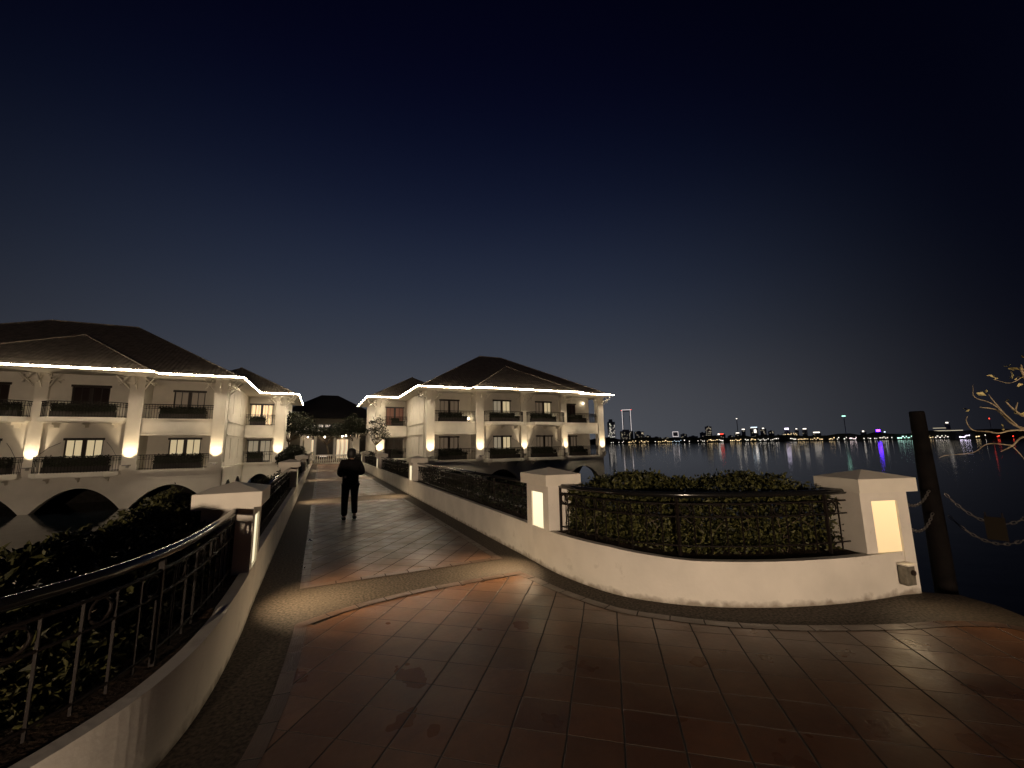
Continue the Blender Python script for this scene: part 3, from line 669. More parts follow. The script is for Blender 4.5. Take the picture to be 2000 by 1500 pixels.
    m.tube([(10.4, 31.2, z), (15.9, 36.7, z+5.5*.577)], .07, 5); m.tube([(21.4, 31.2, z), (15.9, 36.7, z+5.5*.577)], .07, 5); m.tube([(3.0, 40.6, z), (8.3, 45.9, z+5.3*.577)], .07, 5)
    m.build('ridge_tiles', roof_m, root)
    m = NB()
    for (a, b), (c, d) in zip(run[1:5]+run[5:8], run[2:6]+run[6:9]): m.tube([(a, b+.03, E+.05), (c, d+.03, E+.05)], .02, 4)
    for (a, b), (c, d) in zip(run[1:5]+run[5:8], run[2:6]+run[6:9]):
        ln = sqrt((c-a)**2+(d-b)**2); k = int(ln/.24)
        for i in range(k):
            x, y = a+(c-a)*(i+.5)/k, b+(d-b)*(i+.5)/k; m.box(x-.05, x+.05, y, y+.10, E+.04, E+.115)
    m.build('eave_tile_ends', plaster, root)
    # doors
    for c, w, Y, key in doors:
        for fi, (z0, z1) in enumerate((zl, (fl, 5.68))):
            kind = lit[(key, fi)]; m = NB(); y = Y+.06; a, b = c-w/2, c+w/2
            m.box(a-.06, b+.06, Y-.03, Y+.05, z1-.09, z1+.05); m.box(a, a+.07, y, y+.1, z0, z1-.09); m.box(b-.07, b, y, y+.1, z0, z1-.09); m.box(a+.07, b-.07, y, y+.1, z0, z0+.12)
            m.box(c-.10, c+.10, y-.02, y+.1, z0+.12, z1-.09)
            for q in (-1, 1): m.box(c+q*w*.26-.02, c+q*w*.26+.02, y+.01, y+.08, z0+.12, z1-.09)
            f = m.build('door', frame_m, root)
            kk = kind if isinstance(kind, tuple) else (kind, kind)
            for q, kd in zip((0, 1), kk):
                x0, x1 = (a+.07, c-.10) if q == 0 else (c+.10, b-.07)
                MB(T).box(x0, x1, y+.05, y+.055, z0+.12, z1-.09).build('pane', PM[kd], f)
            if kind in ('lit', 'bright'): f['label'] = 'lit door'
    return root
vr = villa(1, 'right', 0, {('bay', 0): 'dim', ('bay', 1): 'dim', ('mid', 0): ('mid', 'lit'), ('mid', 1): ('mid', 'lit'), ('mid2', 0): 'dim', ('mid2', 1): ('dim', 'lit'),
    ('end', 0): 'dim', ('end', 1): 'dark', ('rear', 0): 'dark', ('rear', 1): 'red'}, 'white two-storey villa on arches right of the walkway, light rope along its eaves, lake beyond')
vl = villa(-1, 'left', 2.3, {('bay', 0): 'lit', ('bay', 1): 'dim', ('mid', 0): 'lit', ('mid', 1): 'dark', ('mid2', 0): 'dark', ('mid2', 1): 'dark',
    ('end', 0): 'dark', ('end', 1): 'dark', ('rear', 0): 'mid', ('rear', 1): 'bright'}, 'white two-storey villa on arches left of the walkway, cut by the left picture edge')
# lamps on the balconies
bulb = emis('warm_bulb', (1, .82, .55), 14)
for (u, y, z, sgx, lb) in ((11.0, 34.35, 4.0, 1, 'small globe lamp standing on the corner balcony floor of the right villa, upper storey'), (23.6, 34.4, 5.75, 1, 'small wall lamp in the end balcony of the right villa, upper storey'),
                     (7.2, 42.8, 3.95, -1, 'small globe lamp on the rear upper balcony of the left villa')):
    x = AX+sgx*u; t = thing('balcony_lamp', lb, 'lamp', (x, y-.15, z-.1), group='small lamps on the villa balconies')
    MB().lathe(x, y-.15, [(.02, z-.1), (.07, z-.04), (.085, z+.03), (.06, z+.1), (.01, z+.13)], 10).build('globe', bulb, t, smooth=True)
    MB().lathe(x, y-.15, [(.06, z-.32 if z < 5 else z+.12), (.05, z-.1 if z < 5 else z+.16)], 8).build('stand', iron, t)

# planters / hedges on the balconies
def planter(label, x0, x1, y0, y1, z, h, h2, xs, seed, round_=False):
    t = thing('balcony_planter', label, 'planter', ((x0+x1)/2, (y0+y1)/2, z), group='dark planters on the villa balconies'); rng = random.Random(seed)
    MB().box(x0, x1, y0, y1, z, z+.34).build('trough', trough, t)
    m = MB()
    for _ in range(int(520*(x1-x0))):
        x = rng.uniform(x0-.03, x1+.03); top = h if (x < xs) else h2
        if round_: top = h*(.62+.38*sin((x-x0)/(x1-x0)*pi*2+1)**2)
        m.leaf((x, rng.uniform(y0-.04, y1), z+.3+(top-.3)*rng.random()**.7), .10, rng)
    m.build('foliage', leaf_dark, t, normals=False)
    MB().box(x0+.03, min(xs, x1-.03), y0+.05, y1-.04, z+.3, z+h-.07).build('core', leaf_dark, t)
    return t
PL = []
for sgx, vn in ((1, 'right'), (-1, 'left')):
    for z, fl in ((.46, 'lower'), (3.69, 'upper')):
        for u0, u1, y, nm, rd in ((8.15, 10.6, 33.5, 'corner balcony beside the walkway', False), (12.5, 15.3, 32.55, 'first projecting balcony', fl == 'lower' and sgx > 0), (16.6, 19.2, 32.55, 'second projecting balcony', False), (21.5, 23.4, 33.5, 'end balcony', False), (5.5, 6.7, 42.0, 'rear balcony', False)):
            if sgx < 0 and u0 > 20: continue
            a, b = AX+sgx*u0, AX+sgx*u1; a, b = min(a, b), max(a, b)
            h = .80 if fl == 'upper' else .92
            planter(f'dark planted trough on the {fl} {nm} of the {vn} villa', a, b, y, y+.42, z, h, h-.32, b-.45 if sgx > 0 else b, len(PL)+60, rd); PL.append(1)

# ================================================================== far end of the walkway
# pavilion
pv = thing('pavilion', 'dark hip-roofed hall closing the far end of the walkway behind the trees', 'building', (1, 60, 0))
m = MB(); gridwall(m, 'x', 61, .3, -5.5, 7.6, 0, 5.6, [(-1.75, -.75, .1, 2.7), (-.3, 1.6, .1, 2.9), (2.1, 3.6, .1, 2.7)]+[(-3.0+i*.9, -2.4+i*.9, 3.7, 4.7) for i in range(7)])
m.build('wall', mat('dark_render', (.13, .115, .09), .8, n_scale=2, n_amt=.1), pv)  # hall wall in an even dark brown with faint noise
m = MB(); hip(m, -6.2, 8.3, 59.8, 72, 5.6, .62); m.build('roof', mat('dark_roof', (.035, .032, .034), .8), pv)
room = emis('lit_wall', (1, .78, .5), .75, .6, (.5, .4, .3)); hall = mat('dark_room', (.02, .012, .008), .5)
for a, b in ((-1.75, -.75), (2.1, 3.6)): MB().box(a, b, 61.2, 61.25, .1, 2.7).build('lit_opening', room, pv)
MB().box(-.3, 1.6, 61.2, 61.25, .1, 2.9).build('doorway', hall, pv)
wl = emis('window_light', (1, .85, .72), 1.0, 3, (.3, .25, .2))
for i in range(7): MB().box(-3.0+i*.9, -2.4+i*.9, 61.2, 61.25, 3.7, 4.7).build('upper_window', wl, pv)
for x in (-2.2, -.55, 1.85, 3.9):
    MB().box(x-.14, x+.14, 60.3, 60.6, 0, 3.1).build('porch_column', plaster, pv)
MB().box(-2.5, 4.2, 60.2, 60.99, 3.1, 3.5).build('porch_beam', plaster, pv)
for x in (-1.9, .3, 2.9): lamp('porch_lamp', 'POINT', (x, 60.8, 2.8), 9, WARM, pv, shadow_soft_size=.1)
MB().box(.1, 1.2, 59.0, 59.3, .45, .62).build('sign_light', emis('cold_light', (1, .95, .85), 3), pv)
# balustrade
bl = thing('balustrade', 'white stone balustrade with turned balusters across the far end of the walkway', 'balustrade', (1.17, 45, 0))
MB().box(-.9, 3.2, 44.85, 45.15, 0, .14).build('plinth', plaster, bl); MB().box(-.9, 3.2, 44.83, 45.17, .80, .92).build('coping', plaster, bl)
bp_ = None
for i in range(20):
    if bp_ is None: bp_ = b = MB().lathe(0, 0, [(.06, .14), (.045, .2), (.08, .34), (.065, .45), (.035, .62), (.055, .74), (.055, .8)], 10).build('baluster', plaster, bl, smooth=True)
    else: b = bp_.copy(); COL.objects.link(b)
    b.location = (-.75+i*.2, 45, 0)
# end piers
for x, lb in ((-1.05, 'tall white gate pier left of the walkway, beside the ball bush'), (3.35, 'tall white gate pier at the right end of the walkway')):
    t = thing('gate_pier', lb, 'gate pier', (x, 44, 0)); MB().box(x-.3, x+.3, 43.7, 44.3, 0, 2.5).build('shaft', plaster, t); MB().box(x-.36, x+.36, 43.64, 44.36, 2.5, 2.62).build('cap', cap_m, t)
# covered colonnade on the right
cl = thing('colonnade', 'row of white columns under a flat roof leading to the hall on the right', 'colonnade', (3.6, 53, 0))
for y in (47.5, 50, 52.5, 55, 57.5): MB().box(3.6, 3.95, y-.17, y+.17, 0, 3.0).build('column', plaster, cl)
MB().box(3.5, 4.1, 47.2, 58, 3.0, 3.3).build('beam', plaster, cl); MB().box(4.1, 7, 47.2, 58, 3.1, 3.3).build('flat_roof', plaster, cl)
spot_m = emis('downlight', (1, .85, .75), 30)
for i, (x, y) in enumerate(((-1.4, 58), (.55, 56), (2.4, 52), (2.7, 50), (3.0, 47.4))):
    t = thing('hanging_lantern', ['leftmost lantern under the left tree at the far end', 'second lantern from the left, in front of the hall doorway', 'middle lantern of the five under the far trees', 'second lantern from the right, beside the colonnade', 'rightmost and nearest lantern by the colonnade'][i], 'lantern', (x, y, 2.9), group='small lanterns under the trees at the far end')
    MB().lathe(x, y, [(.02, 2.84), (.07, 2.88), (.07, 2.96), (.02, 3.0)], 8).build('bulb', spot_m, t); MB().tube([(x, y, 3.0), (x, y, 3.35)], .012, 4).build('cord', iron, t)
    if i in (0, 2, 4): lamp('lantern_light', 'POINT', (x, y, 2.75), 14, WARM, t, shadow_soft_size=.08)

def tree(name, label, x, y, h, crown, n, seed, mt=leaf_dark, leaf=.17, trunk_r=.13, limbs=6, z0=0, group=None):
    rng = random.Random(seed); t = thing(name, label, 'tree', (x, y, z0), group=group)
    m = MB(); top = Vector((x+rng.uniform(-.2, .2), y, z0+h*.42)); m.tube([(x, y, z0), (x+.05, y, z0+h*.2), tuple(top)], trunk_r, 7, r_end=trunk_r*.6)
    for cx, cy, cz, rx, ry, rz in crown:
        for k in range(limbs):
            e = Vector((cx+rng.uniform(-.7, .7)*rx, cy+rng.uniform(-.7, .7)*ry, cz+rng.uniform(-.5, .6)*rz)); mid = top.lerp(e, .5)+Vector((rng.gauss(0, .15), rng.gauss(0, .15), .1))
            m.tube([tuple(top), tuple(mid), tuple(e)], trunk_r*.35, 5, r_end=.012)
    m.build('trunk', bark, t)
    m = MB(); tot = sum(c[3]*c[4]*c[5] for c in crown)
    for cx, cy, cz, rx, ry, rz in crown:
        cl = [(Vector((rng.gauss(0, 1), rng.gauss(0, 1), rng.gauss(0, 1))).normalized()*rng.uniform(.35, 1)) for _ in range(34)]
        for _ in range(int(n*rx*ry*rz/tot)):
            c = cl[rng.randrange(34)]; q = c+Vector((rng.gauss(0, .17), rng.gauss(0, .17), rng.gauss(0, .14)))
            m.leaf((cx+q.x*rx, cy+q.y*ry, cz+q.z*rz), leaf, rng)
    m.build('crown', mt, t, normals=False); return t
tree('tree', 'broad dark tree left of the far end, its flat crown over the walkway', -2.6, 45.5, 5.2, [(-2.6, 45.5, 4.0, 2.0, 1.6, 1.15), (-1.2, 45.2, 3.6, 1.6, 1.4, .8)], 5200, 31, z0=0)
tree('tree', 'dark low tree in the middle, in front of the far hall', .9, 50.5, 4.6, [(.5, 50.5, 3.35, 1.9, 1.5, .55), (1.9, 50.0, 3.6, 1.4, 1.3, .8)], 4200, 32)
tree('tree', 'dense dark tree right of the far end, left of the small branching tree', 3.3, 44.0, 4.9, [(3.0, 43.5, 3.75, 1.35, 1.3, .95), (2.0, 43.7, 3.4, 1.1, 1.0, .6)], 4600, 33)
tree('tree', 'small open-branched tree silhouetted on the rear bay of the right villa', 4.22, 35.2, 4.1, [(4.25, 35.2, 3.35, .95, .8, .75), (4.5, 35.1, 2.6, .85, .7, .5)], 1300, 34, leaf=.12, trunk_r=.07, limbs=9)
def ball(label, x, y, z, rx, rz, n, seed):
    rng = random.Random(seed); t = thing('ball_shrub', label, 'shrub', (x, y, z-rz)); m = MB()
    for _ in range(n):
        d = Vector((rng.gauss(0, 1), rng.gauss(0, 1), rng.gauss(0, 1))).normalized(); r = rng.uniform(.82, 1.02); m.leaf((x+d.x*rx*r, y+d.y*rx*r, z+d.z*rz*r), .10, rng)
    m.build('foliage', leaf_dark, t, normals=False); MB().lathe(x, y, [(.02, z-rz*.9), (rx*.6, z-rz*.6), (rx*.8, z), (rx*.55, z+rz*.6), (.02, z+rz*.8)], 12).build('core', leaf_dark, t, smooth=True)
    MB().lathe(x, y, [(.05, z-rz-.5), (.05, z-rz*.7)], 6).build('stem', bark, t)
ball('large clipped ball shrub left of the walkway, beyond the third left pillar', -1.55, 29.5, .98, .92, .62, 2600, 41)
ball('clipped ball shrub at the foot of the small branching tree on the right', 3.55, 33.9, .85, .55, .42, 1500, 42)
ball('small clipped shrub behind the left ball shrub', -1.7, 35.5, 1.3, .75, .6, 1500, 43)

# ================================================================== right foreground
# timber post
ps = thing('timber_post', 'dark round timber post standing behind the right end pillar', 'post', (7.27, 2.52, -1.9))
MB().lathe(7.27, 2.52, [(.115, -1.9), (.105, .3), (.092, 1.2), (.078, 2.03), (.07, 2.05)], 20).build('shaft', wood, ps, smooth=True)
chain_m = mat('galvanised_chain', (.20, .18, .16), .45, .5, metal=.7)
def chain(label, a, b, sag):
    a, b = Vector(a), Vector(b); n = max(6, int((b-a).length/.045)); m = MB()
    P = [a.lerp(b, i/n)+Vector((0, 0, -sag*4*(i/n)*(1-i/n))) for i in range(n+1)]
    for i in range(n):
        c = (P[i]+P[i+1])/2; d = (P[i+1]-P[i]).normalized(); s = d.cross(Vector((0, 0, 1))).normalized(); w = s if i % 2 else s.cross(d)
        m.tube([tuple(c+d*.034*cos(k*pi/4)+w*.014*sin(k*pi/4)) for k in range(8)], .0055, 4, closed=True)
    tag(m.build('chain', chain_m), label, 'chain', 'chains strung between the posts')
chain('short upper chain between the right end pillar and the timber post', (6.30, 2.42, .93), (7.14, 2.48, 1.02), .09)
chain('short lower chain between the right end pillar and the timber post', (6.30, 2.42, .66), (7.14, 2.48, .74), .12)
# bare lit tree entering from the right
bt = thing('bare_tree', 'bare pale-barked tree lit from below, its branches reaching in from the right edge', 'tree', (8.6, -.35, -1.2))
def ray(x, y, d):
    v = _f+_r2*(x-1000)/F_PX+_u2*(750-y)/F_PX; v = v/sqrt(v.x**2+v.y**2)*d; return (v.x, v.y, CAM_H+v.z)
q = ray(2085, 950, 7.5); ps2 = thing('timber_post', 'dark timber post carrying the chains just outside the right picture edge', 'post', (q[0], q[1], -1.9))
MB().lathe(q[0], q[1], [(.16, -1.9), (.14, 1.3), (.10, 1.34)], 16).build('shaft', wood, ps2, smooth=True)
chain('long upper chain sagging from the timber post to the right picture edge', (7.38, 2.42, .98), ray(2066, 948, 7.45), .40)
chain('long lower chain sagging from the timber post to the right picture edge', (7.38, 2.42, .70), ray(2066, 995, 7.45), .36)
a = Vector(ray(1921, 1010, 7.2)); b = Vector(ray(1962, 1010, 7.2)); w2 = (b-a).length/2; c = (a+b)/2
sg_ = thing('hanging_plate', 'small blank brown plate hung between the two long chains', 'sign', (c.x, c.y, c.z-.25), math.atan2((b-a).y, (b-a).x)); ORIGIN[sg_.name] = Vector()
MB().box(-w2, w2, -.012, .012, 0, .25).build('plate', mat('plate_brown', (.014, .011, .008), .95, .05), sg_)
for k in (-1, 1): MB().tube([(k*w2*.8, 0, .25), (k*w2*.8, 0, .30)], .008, 5).build('hook', iron, sg_)
tb = mat('pale_bark', (.42, .33, .22), .8, .2, n_scale=12, n_amt=.3, bump=.6, b_scale=30, b_dist=.01)
MB().tube([(8.6, -.35, -1.3), (8.5, -.3, -.2), (8.25, -.1, .8), (8.05, .15, 1.5), (8.1, .1, 2.4)], .13, 8, r_end=.07).build('trunk', tb, bt, smooth=True)
br = [([(2070, 850, 8.1), (1990, 834, 7.9), (1960, 812, 7.8), (1945, 800, 7.7), (1913, 795, 7.6)], .022), ([(1968, 816, 7.8), (1942, 785, 7.7), (1931, 771, 7.65)], .012),
      ([(1990, 834, 7.9), (1940, 790, 7.6), (1904, 776, 7.5), (1900, 752, 7.4)], .010), ([(2060, 830, 8.1), (1999, 812, 7.9), (1980, 800, 7.8), (1965, 785, 7.7)], .028), ([(1983, 802, 7.8), (1988, 785, 7.8)], .014),
      ([(2070, 845, 8.1), (1985, 840, 7.8), (1950, 846, 7.7), (1930, 843, 7.6), (1900, 840, 7.4), (1887, 822, 7.3), (1890, 812, 7.3)], .016), ([(2070, 850, 8.1), (2000, 853, 7.9), (1978, 870, 7.8), (1955, 882, 7.6)], .022),
      ([(1978, 870, 7.8), (1930, 867, 7.6), (1900, 884, 7.4), (1850, 889, 7.2), (1834, 894, 7.1)], .009), ([(1978, 872, 7.8), (1995, 890, 7.8), (2005, 905, 7.8)], .010), ([(2080, 800, 8.1), (2010, 745, 8.0), (1997, 728, 7.9), (1994, 712, 7.9)], .035), ([(2000, 735, 7.9), (1972, 748, 7.8), (1940, 741, 7.6)], .008)]
for pts, r in br:
    P = catmull([ray(*p) for p in pts], 5); MB().tube([tuple(p) for p in P], r*.75, 6, r_end=r*.22).build('branch', tb, bt, smooth=True)
rng = random.Random(9); m = MB()
for x, y in ((1894, 802), (1971, 715), (1943, 741), (1999, 748), (1994, 720), (1985, 738), (1928, 770), (1967, 782), (1990, 808), (1960, 835), (1999, 700), (1975, 742)):
    for k in range(2): m.leaf(ray(x+rng.uniform(-3, 3), y+rng.uniform(-3, 3), 7.7), .085, rng, up=0)
m.build('leaves', leaf_pale, bt, normals=False)
lamp('tree_uplight', 'SPOT', (7.6, -.9, -.7), 200, (1, .80, .50), bt, dir=(.02, .50, 1), spot_size=radians(80), spot_blend=.6, shadow_soft_size=.06)
MB().lathe(7.6, -.9, [(.09, -.95), (.09, -.78), (.075, -.76)], 12).build('uplight_housing', iron, bt)

# ================================================================== person
def person():
    X, Y = .70, 10.35
    t = thing('person', 'person in dark jacket and black trousers walking away, hands held in front', 'person', (X, Y, 0), 0)
    def skinmesh(name, nodes, edges, m_, sub=2, par=t):
        me = bpy.data.meshes.new(name); ks = list(nodes); me.from_pydata([nodes[k][0] for k in ks], [], [(ks.index(a), ks.index(b)) for a, b in edges]); me.materials.append(m_)
        o = bpy.data.objects.new(name, me); COL.objects.link(o); o.parent = par
        o.modifiers.new('skin', 'SKIN'); sv = me.skin_vertices[0].data
        for i, k in enumerate(ks):
            r = nodes[k][1]; sv[i].radius = r if isinstance(r, tuple) else (r, r)
        sv[0].use_root = True; s = o.modifiers.new('sub', 'SUBSURF'); s.levels = s.render_levels = sub; me.shade_smooth(); return o
    # body (skin): pelvis root, legs mid-stride, torso, arms bent forward, head
    B = dict(pel=((0, 0, .90), (.13, .10)), waist=((0, .01, 1.02), (.13, .10)), chest=((0, .02, 1.25), (.15, .11)), neck=((0, .03, 1.40), .06), neck2=((0, .045, 1.45), .055), head=((0, .06, 1.535), (.078, .092)), crown=((0, .055, 1.61), (.055, .065)),
             lh=((-.095, 0, .84), .085), lk=((-.105, .02, .46), .06), la=((-.11, -.09, .10), .038), lt=((-.12, .06, .045), .035),
             rh=((.095, 0, .84), .085), rk=((.105, .10, .47), .06), ra=((.115, -.02, .13), .038), rt=((.13, .13, .06), .035),
             ls=((-.18, .02, 1.33), .058), le=((-.245, -.02, 1.07), .045), lw=((-.15, .20, 1.02), .03), rs=((.18, .02, 1.33), .058), re=((.25, -.01, 1.08), .045), rw=((.16, .22, 1.06), .03))
    E_ = [('pel', 'waist'), ('waist', 'chest'), ('chest', 'neck'), ('neck', 'neck2'), ('neck2', 'head'), ('head', 'crown'), ('pel', 'lh'), ('lh', 'lk'), ('lk', 'la'), ('la', 'lt'), ('pel', 'rh'), ('rh', 'rk'), ('rk', 'ra'), ('ra', 'rt'),
          ('chest', 'ls'), ('ls', 'le'), ('le', 'lw'), ('chest', 'rs'), ('rs', 're'), ('re', 'rw')]
    for s, w, n_ in ((-1, 'lw', 'l'), (1, 'rw', 'r')):
        p = Vector(B[w][0]); B[n_+'palm'] = (tuple(p+Vector((-s*.03, .07, 0))), (.034, .018)); E_.append((w, n_+'palm'))
        for k, (dz, L_) in enumerate(((.028, .060), (.010, .072), (-.010, .068), (-.028, .052))):
            a = p+Vector((-s*.045, .11, dz)); b = a+Vector((-s*.025, L_*.5, -.01)); c = b+Vector((-s*.03, L_*.25, -.012))
            B[f'{n_}f{k}a'] = (tuple(a), .010); B[f'{n_}f{k}b'] = (tuple(b), .009); B[f'{n_}f{k}c'] = (tuple(c), .008)
            E_ += [(n_+'palm', f'{n_}f{k}a'), (f'{n_}f{k}a', f'{n_}f{k}b'), (f'{n_}f{k}b', f'{n_}f{k}c')]
        a = p+Vector((0, .075, .035)); b = a+Vector((-s*.03, .035, .02)); B[n_+'ta'] = (tuple(a), .012); B[n_+'tb'] = (tuple(b), .010); E_ += [(n_+'palm', n_+'ta'), (n_+'ta', n_+'tb')]
    skinmesh('body', B, E_, skin_m)
    J = dict(a0=((0, 0, .74), (.185, .135)), a=((0, 0, .84), (.20, .145)), b=((0, .005, .98), (.195, .14)), c=((0, .015, 1.2), (.20, .14)), d=((0, .02, 1.34), (.15, .11)), e=((0, .03, 1.42), (.085, .08)),
             ls=((-.19, .02, 1.335), .085), le=((-.25, -.03, 1.07), .075), lw=((-.17, .16, 1.02), .052), rs=((.19, .02, 1.335), .085), re=((.265, -.02, 1.08), .075), rw=((.18, .18, 1.06), .052))
    skinmesh('jacket', J, [('a0', 'a'), ('a', 'b'), ('b', 'c'), ('c', 'd'), ('d', 'e'), ('c', 'ls'), ('ls', 'le'), ('le', 'lw'), ('c', 'rs'), ('rs', 're'), ('re', 'rw')], cloth)
    P = dict(p=((0, 0, .90), (.155, .125)), lh=((-.095, 0, .80), .112), lk=((-.108, .02, .46), .085), la=((-.112, -.09, .11), .07), rh=((.095, 0, .80), .112), rk=((.108, .10, .47), .085), ra=((.117, -.02, .14), .07))
    skinmesh('trousers', P, [('p', 'lh'), ('lh', 'lk'), ('lk', 'la'), ('p', 'rh'), ('rh', 'rk'), ('rk', 'ra')], trouser)
    h = MB(); h.lathe(0, .05, [(.02, 1.40), (.085, 1.44), (.10, 1.50), (.104, 1.56), (.09, 1.62), (.05, 1.655), (.01, 1.66)], 16); h.build('hair', hair_m, None, smooth=True)
    hr = bpy.data.objects[-1] if False else [o for o in COL.objects if o.name.startswith('hair')][-1]; hr.parent = t
    for (x, y, z, tilt) in ((-.115, -.03, 0, -.12), (.122, .05, .0, .08)):
        s = MB().prism([(x-.045, y-.11), (x+.045, y-.11), (x+.05, y+.05), (x+.045, y+.15), (x, y+.18), (x-.045, y+.15), (x-.05, y+.05)], .004, .032).build('sole', sole_m, None); s.parent = t
        u = MB().prism([(x-.042, y-.105), (x+.042, y-.105), (x+.046, y+.05), (x+.04, y+.14), (x, y+.17), (x-.04, y+.14), (x-.046, y+.05)], .032, .10).build('shoe', shoe_m, None, bevel=.02); u.parent = t
    st = MB().box(-.15, -.10, -.155, -.14, .98, 1.03).build('reflector', mat('tag_grey', (.3, .28, .26), .3), None); st.parent = t
    return t
person()

# ================================================================== shore lamps behind the viewer
gl = emis('globe_glass', (1, .76, .54), BACK)
def street_lamp(x, y, h, power, label):
    t = thing('street_lamp', label, 'street lamp', (x, y, 0), group='globe street lamps on the shore behind the viewer')
    MB().lathe(x, y, [(.16, 0), (.16, .12), (.08, .2), (.055, .5), (.045, h-.35), (.08, h-.3)], 14).build('post', iron, t, smooth=True)
    MB().lathe(x, y, [(.06, h-.3), (.2, h-.2), (.27, h), (.2, h+.2), (.05, h+.28)], 18).build('globe', gl, t, smooth=True)
    return t
sl1 = street_lamp(-6.0, -14.0, 1.75, BACK, 'globe street lamp on the shore behind the viewer')

# ================================================================== far shore and town
R0 = 900.0
def far(x, d): b = bearing(x); return Vector((sin(b)*d, cos(b)*d, 0)), b
def zpx(x, y, d):   # height above water that shows at photo row y
    v = _f+_r2*(x-1000)/F_PX+_u2*(750-y)/F_PX; return CAM_H+v.z/sqrt(v.x**2+v.y**2)*d
far_dark = mat('far_facade', (.5, .5, .55), .9); shore_m = mat('far_trees', (.012, .014, .012), .95)
m = MB(); rng = random.Random(12); prev = None
for k in range(160):
    b = radians(-62+k*1.02); z = 6+rng.uniform(0, 6.5); a = (sin(b)*(R0+6), cos(b)*(R0+6)); c = (sin(b)*(R0+260), cos(b)*(R0+260))
    if prev:
        pa, pc, pz = prev
        m.poly([(*pa, WZ-.2), (*a, WZ-.2), (*a, z), (*pa, pz)]); m.poly([(*pa, pz), (*a, z), (*c, z), (*pc, pz)])
    prev = (a, c, z)
tag(m.build('far_shore', shore_m), kind='structure')
EM = {k: emis('town_light_'+k, c, s) for k, (c, s) in dict(warm=((1, .72, .38), 2.4), white=((1, .9, .78), 2.2), cool=((.7, .85, 1), 2.2), blue=((.10, .02, 1), 20), red=((1, .06, .03), 3), green=((.45, 1, .75), 2.4), cyan=((.6, 1, .85), 3), pink=((1, .8, .8), 4), lilac=((.85, .75, 1), 5), dimw=((1, .85, .6), .6)).items()}
def tower(x0, x1, yt, d, label, group=None, wins=8, seed=0, lights=(), col='dimw', rooftop=None, step=False, outline=None, slim=1):
    p, b = far((x0+x1)/2, d); w = (x1-x0)/F_PX*d*cos(bearing((x0+x1)/2)-YAW)**1*1.0; zt = zpx((x0+x1)/2, yt, d); rng = random.Random(seed+int(x0))
    w = abs((far(x1, d)[0]-far(x0, d)[0]).length)
    t = thing('town_building', label, 'building', (p.x, p.y, WZ), -b, group); ORIGIN[t.name] = Vector((0, 0, 0)); z0 = 0; H = zt-WZ
    hb = H*.34 if outline == 'tower' else H
    m = MB(); m.box(-w/2*slim, w/2*slim, 0, (w*.8+8)*slim, z0, hb)
    if outline == 'tower': m.box(-w/2, -w*.36, 0, 8, hb, H); m.box(w*.36, w/2, 0, 8, hb, H); m.box(-w*.36, w*.36, 0, 8, H*.95, H)
    if step: m.box(-w*.3, w*.2, 1, w*.6+4, H, H*1.12)
    elif slim == 1 and not outline: m.box(-w*.2, w*.15, 2, w*.4+4, H, H+1.6)
    m.build('block', far_dark, t)
    if wins:
        m = MB()
        for _ in range(wins):
            x = rng.uniform(-.44, .44)*w; z = rng.uniform(.25, .95)*H; m.box(x-.55, x+.55, -.15, -.02, z, z+.9)
        m.build('lit_windows', EM[col], t)
    if rooftop:
        cc, ww, hh = rooftop; m = MB(); m.box(-w*ww/2, w*ww/2, -.4, -.1, H-hh*.2, H+hh*.8); m.build('roof_sign', EM[cc], t)
    if outline:
        m = MB(); r = 1.0 if outline == 'tower' else .8
        m.box(-w/2-.1, -w/2+r*.7, -.5, -.1, H*(.30 if outline == 'tower' else .55), H); m.box(w/2-r*.7, w/2+.1, -.5, -.1, H*(.30 if outline == 'tower' else .55), H); m.box(-w/2+r*.7, w/2-r*.7, -.5, -.1, H-r, H)
        if outline == 'ring': m.box(-w/2+r*.7, w/2-r*.7, -.5, -.1, H*.55, H*.55+r)
        m.build('outline_lights', EM['dim_out'] , t)
        if outline == 'tower': m = MB(); m.box(w/2+.2, w/2+2.6, -.5, -.1, H-1, H-.2); m.box(-w/2-2, -w/2-.3, -.5, -.1, H-2.2, H-1.4); m.build('red_lamps', EM['red'], t)
    for (lx, ly, lw, lh, lc) in lights:
        m = MB(); xx = (lx-(x0+x1)/2)/(x1-x0)*w; zz = zpx(lx, ly, d)-WZ; k = d/F_PX; m.box(xx-lw*k/2, xx+lw*k/2, -.6, -.1, zz-lh*k/2, zz+lh*k/2); m.build('light_band', EM[lc], t)
    return t
def L1(x): return where(x, 'dark block')
EM['dim_out'] = emis('town_light_outline', (1, .88, .85), 1.0)
MARKS = [(1193, 'speckled stepped tower'), (1225, 'outlined tower'), (1318, 'square ring of light'), (1383, 'slanting light rows'), (1408, 'red rooftop light'), (1441, 'slender unlit tower'), (1473, 'block with lit roof lines'),
         (1542, 'floodlit low building'), (1594, 'row of white roof lights'), (1652, 'tall tower with a green bar'), (1715, 'blue roof sign'), (1765, 'greenish waterfront building'), (1848, 'long building with two roof lines'), (1937, 'thin red-topped tower')]
COUNT = {}; ORD = 'first second third fourth fifth sixth seventh eighth ninth tenth eleventh twelfth thirteenth fourteenth fifteenth'.split()
def where(x, what):
    mk = min(MARKS, key=lambda q: abs(q[0]-x)); side = 'right of' if x >= mk[0] else 'left of'; k = (what, side, mk[1]); n = COUNT[k] = COUNT.get(k, 0)+1
    return f'{ORD[n-1]} {what} {side} the {mk[1]}'
G1 = 'dark low town blocks with scattered window lights'
tower(1216, 1233, 800, 980, 'tallest tower on the far shore, outlined by two vertical light lines', outline='tower', wins=0)
